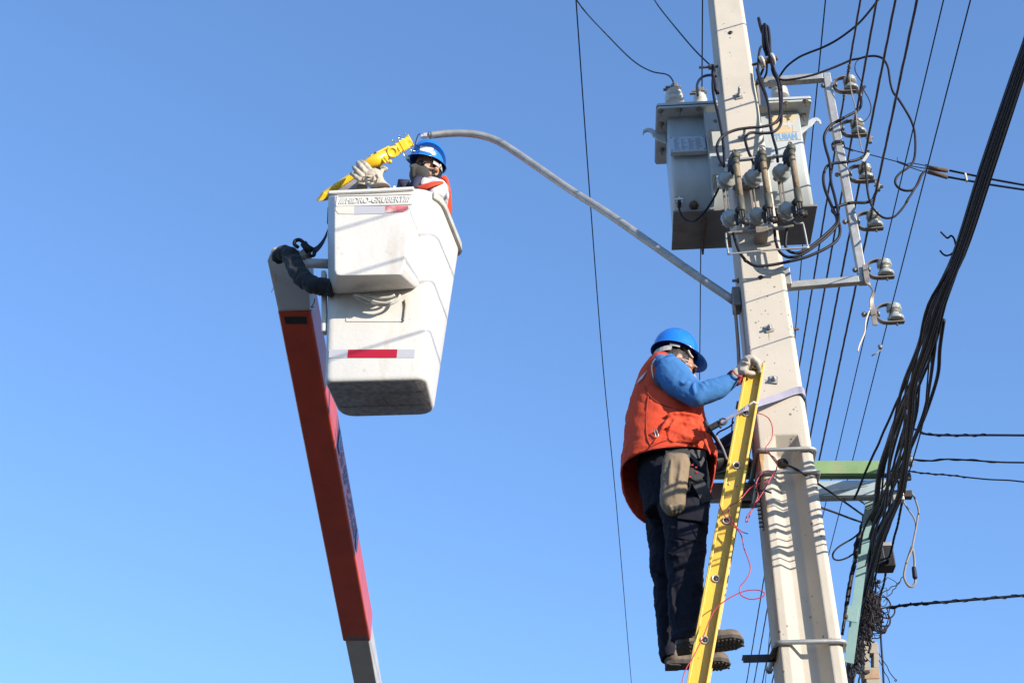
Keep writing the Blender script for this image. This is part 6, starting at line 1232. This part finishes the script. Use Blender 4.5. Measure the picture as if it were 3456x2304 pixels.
b = MB(); b.strap(pts, wd_, .0035, 6); b.build('webbing', 'strap', ly)
b = MB(); b.strap([P(D(1045, 620), 5.545), P(D(1075, 600), 5.54), P(D(1108, 614), 5.545)], ZZ * .009, .004); b.build('stitched_loop', 'sticker', ly)
b = MB(); _d = (P(D(830, 752), 5.57) - P(D(745, 800), 5.58)); b.box((P(D(830, 752), 5.57) + P(D(745, 800), 5.58)) / 2, _d * .42, _d.normalized().cross(VD) * .013, VD * .009); b.cyl(P(D(820, 770), 5.555), P(D(835, 790), 5.555), .006); b.tube(path(D, [(825, 735), (850, 725), (875, 740), (860, 762), (835, 765), (825, 740)], 5.56), .006, 8, 4); b.tube(path(D, [(715, 745), (730, 770), (745, 800), (735, 820)], 5.60), .012, 8, 3); b.build('snap_hook', 'dark_metal', ly)
b = MB(); b.tube(path(D, [(760, 820), (800, 880), (840, 930)], 5.75), .009, 8, 4); b.build('rope_end', 'cable', ly)
lead("grey cord hanging from the snap hook to the ladder rail", [P(D(800, 850), 5.56), P(D(815, 880), 5.56), P(D(845, 935), 5.56), P(D(865, 985), 5.56), P(D(880, 1025), 5.56)], .0055, 'grey_cable', group=None, cat='cord', name='cord')

# ================================================================ man in the bucket
mn = thing('person', 'masked man in blue hard hat and white shirt standing in the white bucket', 'person', OB + BV * .33 + ZZ * .04)
KC = P(N(572, 540), 6.52); f2 = Vector((-.62, -.77, -.06)).normalized(); r2_ = Vector((.76, -.60, -.27)); r2_ = (r2_ - f2 * r2_.dot(f2)).normalized(); u2 = r2_.cross(f2).normalized(); u2 = u2 if u2.z > 0 else -u2
hc2 = KC - u2 * .018 - f2 * .004; sK = .98
b = MB(); nk = P(N(540, 1000), 6.56) - hc2
head_union(b, hc2, f2, r2_, u2, sK, True, nk)
trs = [(450, 935, 800, 905, 6.58, .06), (380, 985, 900, 945, 6.58, .11), (300, 1080, 960, 1080, 6.56, .135), (260, 1250, 985, 1260, 6.56, .14), (240, 1500, 980, 1500, 6.56, .14), (260, 1900, 950, 1900, 6.56, .13)]
sil_loft(b, N, scaled_rows(trs, .9, N)); c0 = P(N(600, 1850), 6.56); ft_ = OB + BV * .28 + ZZ * .10
b.chain([c0, Vector((OB.x - .05, OB.y + .27, OB.z + .55)), Vector((OB.x - .08, OB.y + .25, OB.z + .10))], [.13, .08, .05], 12); b.chain([c0, Vector((OB.x + .10, OB.y + .3, OB.z + .55)), Vector((OB.x + .10, OB.y + .25, OB.z + .10))], [.13, .08, .05], 12)
sh = P(N(840, 1010), 6.42); el = P(S_(1400, 770), 6.38); wrs = P(O_(1480, 1200), 6.22); el2 = P(S_(1290, 760), 6.72); wr2 = P(O_(900, 1290), 6.5)
b.chain([sh, el, wrs, P(O_(1300, 1080), 6.22)], [.05, .035, .018, .018], 12); b.chain([P(N(380, 1050), 6.68), el2, wr2, P(O_(1050, 1080), 6.46)], [.05, .035, .018, .018], 12)
b.build('body', 'skin', mn, remesh=.0055, smooth=3)
b = MB(); b.chain([Vector((OB.x - .02, OB.y + .28, OB.z + .75)), Vector((OB.x - .05, OB.y + .27, OB.z + .45)), Vector((OB.x - .08, OB.y + .25, OB.z + .08))], [.15, .10, .075], 12); b.chain([Vector((OB.x + .06, OB.y + .3, OB.z + .75)), Vector((OB.x + .10, OB.y + .3, OB.z + .45)), Vector((OB.x + .10, OB.y + .25, OB.z + .08))], [.15, .10, .075], 12); b.build('trousers', 'trousers', mn, remesh=.01, smooth=2)
qq = lambda a, bb, c: hc2 + (f2 * a + r2_ * bb + u2 * c) * sK
b = MB(); b.ell(qq(-.022, 0, .004), f2 * .092, r2_ * .080, u2 * .098, 24, 16); b.ell(qq(-.062, 0, -.055), f2 * .036, r2_ * .058, u2 * .04, 16, 10); b.build('hair', 'hair', mn, remesh=.005, smooth=2)
# side of his face that looks at us: r2_ points to the camera's right
hm2 = helmet(mn, KC + u2 * .010, f2, r2_, u2, .121, .104, .150, .034)
b = MB(); lc = [(462, 150), (505, 145), (700, 196), (660, 316), (428, 262)]
def on_dome(p):
    d = ray(N(*p)); d = d.normalized(); o = CAMP - (KC + u2 * .010); a_, b_, c_ = .121 + .0065, .104 + .0065, .150 + .010
    ov = Vector((o.dot(f2) / a_, o.dot(r2_) / b_, o.dot(u2) / c_)); dv = Vector((d.dot(f2) / a_, d.dot(r2_) / b_, d.dot(u2) / c_)); A2 = dv.dot(dv); B2 = ov.dot(dv); disc = B2 * B2 - A2 * (ov.dot(ov) - 1)
    t = (-B2 - sqrt(max(0, disc))) / A2; return CAMP + d * t
grid = []; nx_, ny_ = 12, 6; cs = [(448, 148), (702, 196), (662, 318), (424, 264)]
for j in range(ny_ + 1):
    for i in range(nx_ + 1):
        s_, t_ = i / nx_, j / ny_; p = ((cs[0][0] * (1 - s_) + cs[1][0] * s_) * (1 - t_) + (cs[3][0] * (1 - s_) + cs[2][0] * s_) * t_, (cs[0][1] * (1 - s_) + cs[1][1] * s_) * (1 - t_) + (cs[3][1] * (1 - s_) + cs[2][1] * s_) * t_); grid.append(on_dome(p))
b.add(grid, [(j * (nx_ + 1) + i, (j + 1) * (nx_ + 1) + i, (j + 1) * (nx_ + 1) + i + 1, j * (nx_ + 1) + i + 1) for j in range(ny_) for i in range(nx_)], True); b.build('helmet_label', 'label', hm2)
b = MB(); vs, fs = text_mesh('MC', 60, 0); vs = [on_dome((540 + v.x * 1.7, 225 + v.x * .25 - v.y)) + (CAMP - KC).normalized() * .0015 for v in vs]; b.add(vs, fs, False); b.build('label_writing', 'label_ink', hm2)
b = MB(); el2_ = lambda t, e, z: KC + f2 * e * .112 * cos(t) + r2_ * e * .095 * sin(t) + u2 * z
b.strap([el2_(pi * (.40 + .75 * k / 12), .98, -.015) for k in range(13)], u2 * .026, .003); b.build('head_band', 'helmet_in', hm2)
b = MB(); b.tube([el2_(pi * .56, 1.0, -.004), el2_(pi * .60, 1.0, -.022)], .007, 8, 3); b.build('strap_clip', 'sticker', hm2)
# mask with a ridge down the middle, straps to the ears
b = MB(); b.ell(qq(.050, 0, -.078), f2 * .062, r2_ * .070, u2 * .070, 24, 16); b.capsule(qq(.098, 0, -.032), qq(.118, 0, -.066), .014, .018, 12); b.capsule(qq(.118, 0, -.066), qq(.096, 0, -.118), .017, .020, 12)
for sd in (-1, 1):
    b.strap([qq(.060, sd * .058, -.050), qq(.020, sd * .076, -.040), qq(-.010, sd * .083, -.022)], u2 * .012, .006, 3); b.strap([qq(.060, sd * .056, -.105), qq(.015, sd * .074, -.08), qq(-.012, sd * .083, -.060)], u2 * .012, .006, 3)
b.build('face_mask', 'mask', mn, remesh=.0038, smooth=3)
for sd in (-1, 1):
    b = MB(); b.ell(qq(.083, sd * .031, -.026), f2 * .008, r2_ * .013, u2 * .006, 12, 8); ey = b.build('eye', 'eye', mn); b = MB(); b.ell(qq(.0915, sd * .031, -.026), f2 * .004, r2_ * .006, u2 * .006, 10, 6); b.build('iris', 'iris', ey)
    b = MB(); b.ell(qq(.093 - .008, sd * .040, -.020), f2 * .014, r2_ * .036, u2 * .021, 16, 8); b.build('dark_lens', 'glass', mn)  # dark glasses, widened to stand for the helmet's shade over the eyes
b = MB(); b.tube([qq(.03, -.078, -.012), qq(.06, -.074, -.02), qq(.075, -.068, -.045), qq(.05, -.077, -.045)], .004, 6, 4); b.build('spectacles', 'glass', mn)
# shirt: near sleeve, far sleeve, collar
b = MB(); sil_loft(b, N, [(560, 1010, 880, 905, 6.44, .07), (500, 1060, 945, 960, 6.40, .085), (500, 1150, 968, 1090, 6.375, .09), (540, 1270, 965, 1240, 6.36, .09), (580, 1400, 900, 1400, 6.40, .08), (600, 1600, 840, 1620, 6.42, .06)], 22)
b.chain([P(N(720, 1500), 6.42), P(S_(1400, 775), 6.38), P(S_(1350, 700), 6.30)], [.06, .05, .04], 14)
for q_, r_ in (([(620, 1080), (740, 1110), (860, 1090)], .010), ([(560, 1180), (700, 1220), (860, 1200)], .010), ([(940, 1010), (955, 1110), (950, 1200)], .012), ([(600, 1010), (680, 1050), (800, 1000)], .008)): fold(b, N, q_, 6.30, r_)
b.chain([P(N(330, 1040), 6.66), P(S_(1290, 745), 6.72), P(O_(860, 1275), 6.52), P(O_(900, 1240), 6.5)], [.06, .055, .042, .040], 14)
sil_loft(b, N, scaled_rows(trs, .93, N)); b.build('shirt', 'white_cloth', mn, remesh=.006, smooth=4, disp=.010, dscale=.07)
b = MB(); b.rings([[P(N(*p), y) for p, y in (((478, 748), 6.44), ((560, 775), 6.43), ((640, 808), 6.44), ((712, 848), 6.48))], [P(N(*p), y) for p, y in (((415, 940), 6.42), ((500, 950), 6.40), ((600, 930), 6.40), ((705, 880), 6.46))]], close=False, cap0=False, cap1=False); b.build('collar', 'white_cloth', mn, solid=.004, sub=1)
b = MB(); b.rings([[P(N(*p), y) for p, y in (((340, 762), 6.44), ((400, 745), 6.43), ((478, 748), 6.43))], [P(N(*p), y) for p, y in (((280, 850), 6.42), ((350, 850), 6.40), ((450, 850), 6.405))], [P(N(*p), y) for p, y in (((205, 975), 6.40), ((300, 985), 6.385), ((395, 960), 6.40))]], close=False, cap0=False, cap1=False)
b.rings([[P(N(*p), y) for p, y in (((35, 822), 6.50), ((80, 818), 6.47), ((250, 835), 6.48))], [P(N(*p), y) for p, y in (((8, 975), 6.50), ((100, 985), 6.46), ((215, 985), 6.46))]], close=False, cap0=False, cap1=False); b.build('collar', 'navy', mn, solid=.006)
# vest over the shoulder and down the back
b = MB(); st = [((352, 960), 6.33), ((460, 930), 6.31), ((600, 885), 6.30), ((720, 862), 6.31), ((860, 862), 6.35)]; sb_ = [((430, 1075), 6.31), ((520, 1035), 6.275), ((640, 975), 6.255), ((760, 930), 6.26), ((900, 905), 6.32)]
b.rings([[P(N(*p), y) for p, y in st], [P(N((a[0] + c[0]) / 2, (a[1] + c[1]) / 2 - 6), (y0 + y1) / 2 - .018) for (a, y0), (c, y1) in zip(st, sb_)], [P(N(*p), y) for p, y in sb_]], close=False, cap0=False, cap1=False)
o = b.build('vest', 'vest', mn, solid=.008, sub=2)
b = MB(); sil_loft(b, N, [(760, 870, 935, 900, 6.50, .05), (860, 930, 985, 960, 6.56, .11), (890, 1020, 1008, 1040, 6.60, .14), (900, 1150, 1030, 1160, 6.62, .15), (900, 1280, 1038, 1290, 6.62, .15), (900, 1430, 1022, 1440, 6.62, .15), (860, 1600, 985, 1610, 6.62, .15)], 22); b.build('vest', 'vest', mn, remesh=.007, smooth=4)
b = MB(); b.strap([P(N(*p), y) for p, y in (((705, 880), 6.405), ((760, 868), 6.41), ((830, 864), 6.45))], ZZ * .018, .004); b.build('reflective_strip', 'silver_tape', mn)
# glove on the lamp
b = MB()
sil_loft(b, O_, [(1330, 1280, 1700, 1270, 6.23, .05), (1250, 1240, 1560, 1130, 6.22, .046), (1140, 1160, 1510, 1000, 6.215, .045), (1080, 1080, 1480, 930, 6.21, .045), (1060, 1020, 1400, 880, 6.21, .04)], 20)
def gch(pts, ys, rs): b.chain([P(O_(*p), y) for p, y in zip(pts, ys)], rs, 10)
gch([(1290, 930), (1220, 870), (1150, 780), (1080, 720), (1040, 700)], [6.20, 6.185, 6.18, 6.19, 6.21], [.020, .0195, .0185, .0165, .0135])
gch([(1200, 980), (1110, 900), (1040, 810), (985, 740), (965, 715)], [6.195, 6.18, 6.178, 6.19, 6.21], [.020, .0190, .018, .016, .013])
gch([(1130, 1040), (1050, 1000), (970, 920), (900, 840), (878, 815)], [6.20, 6.187, 6.183, 6.195, 6.215], [.019, .0180, .017, .015, .0125])
gch([(1080, 1090), (1000, 1080), (930, 1030), (860, 970), (825, 965)], [6.205, 6.195, 6.19, 6.20, 6.22], [.0175, .0165, .0155, .014, .012])
gch([(1450, 1000), (1470, 930), (1500, 880), (1555, 870)], [6.25, 6.27, 6.29, 6.30], [.017, .0155, .014, .012])
for q_ in ([(1100, 1000), (1180, 1020), (1260, 1000)], [(1120, 1090), (1200, 1090), (1240, 1060)], [(1200, 1180), (1280, 1180), (1320, 1150)], [(1290, 1120), (1330, 1060), (1310, 1000)], [(1380, 1150), (1420, 1070), (1480, 1020)], [(1350, 960), (1400, 1000), (1440, 1080)], [(1140, 1140), (1190, 1150), (1230, 1130)]): fold(b, O_, q_, 6.168, .006)
b.build('glove', 'glove', mn, remesh=.0034, smooth=2, disp=.006, dscale=.018)
b = MB(); sil_loft(b, O_, [(920, 1290, 1200, 1300, 6.40, .05), (940, 1180, 1180, 1180, 6.40, .045), (1000, 1080, 1200, 1060, 6.40, .04)], 16)
b.chain([P(O_(1350, 900), 6.36), P(O_(1450, 850), 6.35), P(O_(1540, 830), 6.34), P(O_(1590, 850), 6.335)], [.015, .0145, .014, .012], 10); b.chain([P(O_(1360, 950), 6.38), P(O_(1470, 900), 6.37), P(O_(1560, 880), 6.36)], [.015, .0145, .012], 10)
for i in range(3): b.chain([P(O_(1180 - i * 20, 1060), 6.42 + .02 * i), P(O_(1240, 960), 6.41 + .02 * i), P(O_(1280, 880), 6.40 + .02 * i)], [.015, .014, .012], 10)
b.chain([P(O_(1150, 1100), 6.38), P(O_(1250, 1000), 6.37), P(O_(1350, 920), 6.36)], [.03, .028, .02], 10); b.build('glove', 'glove', mn, remesh=.004, smooth=3)
for i, (x, m, l) in enumerate(((1640, 'helmet', 'small blue rounded thing just above the bucket rim beside the glove'), (1768, 'label', 'small white knob just above the bucket rim beside a blue one'))):
    b = MB(); c = P(O_(x, 1270), 6.25); b.ell(c, UU * (.020 if i == 0 else .011), VD * .012, ZZ * .014, 12, 8); tag(b.build('bottle', m, None), l, 'bottle')
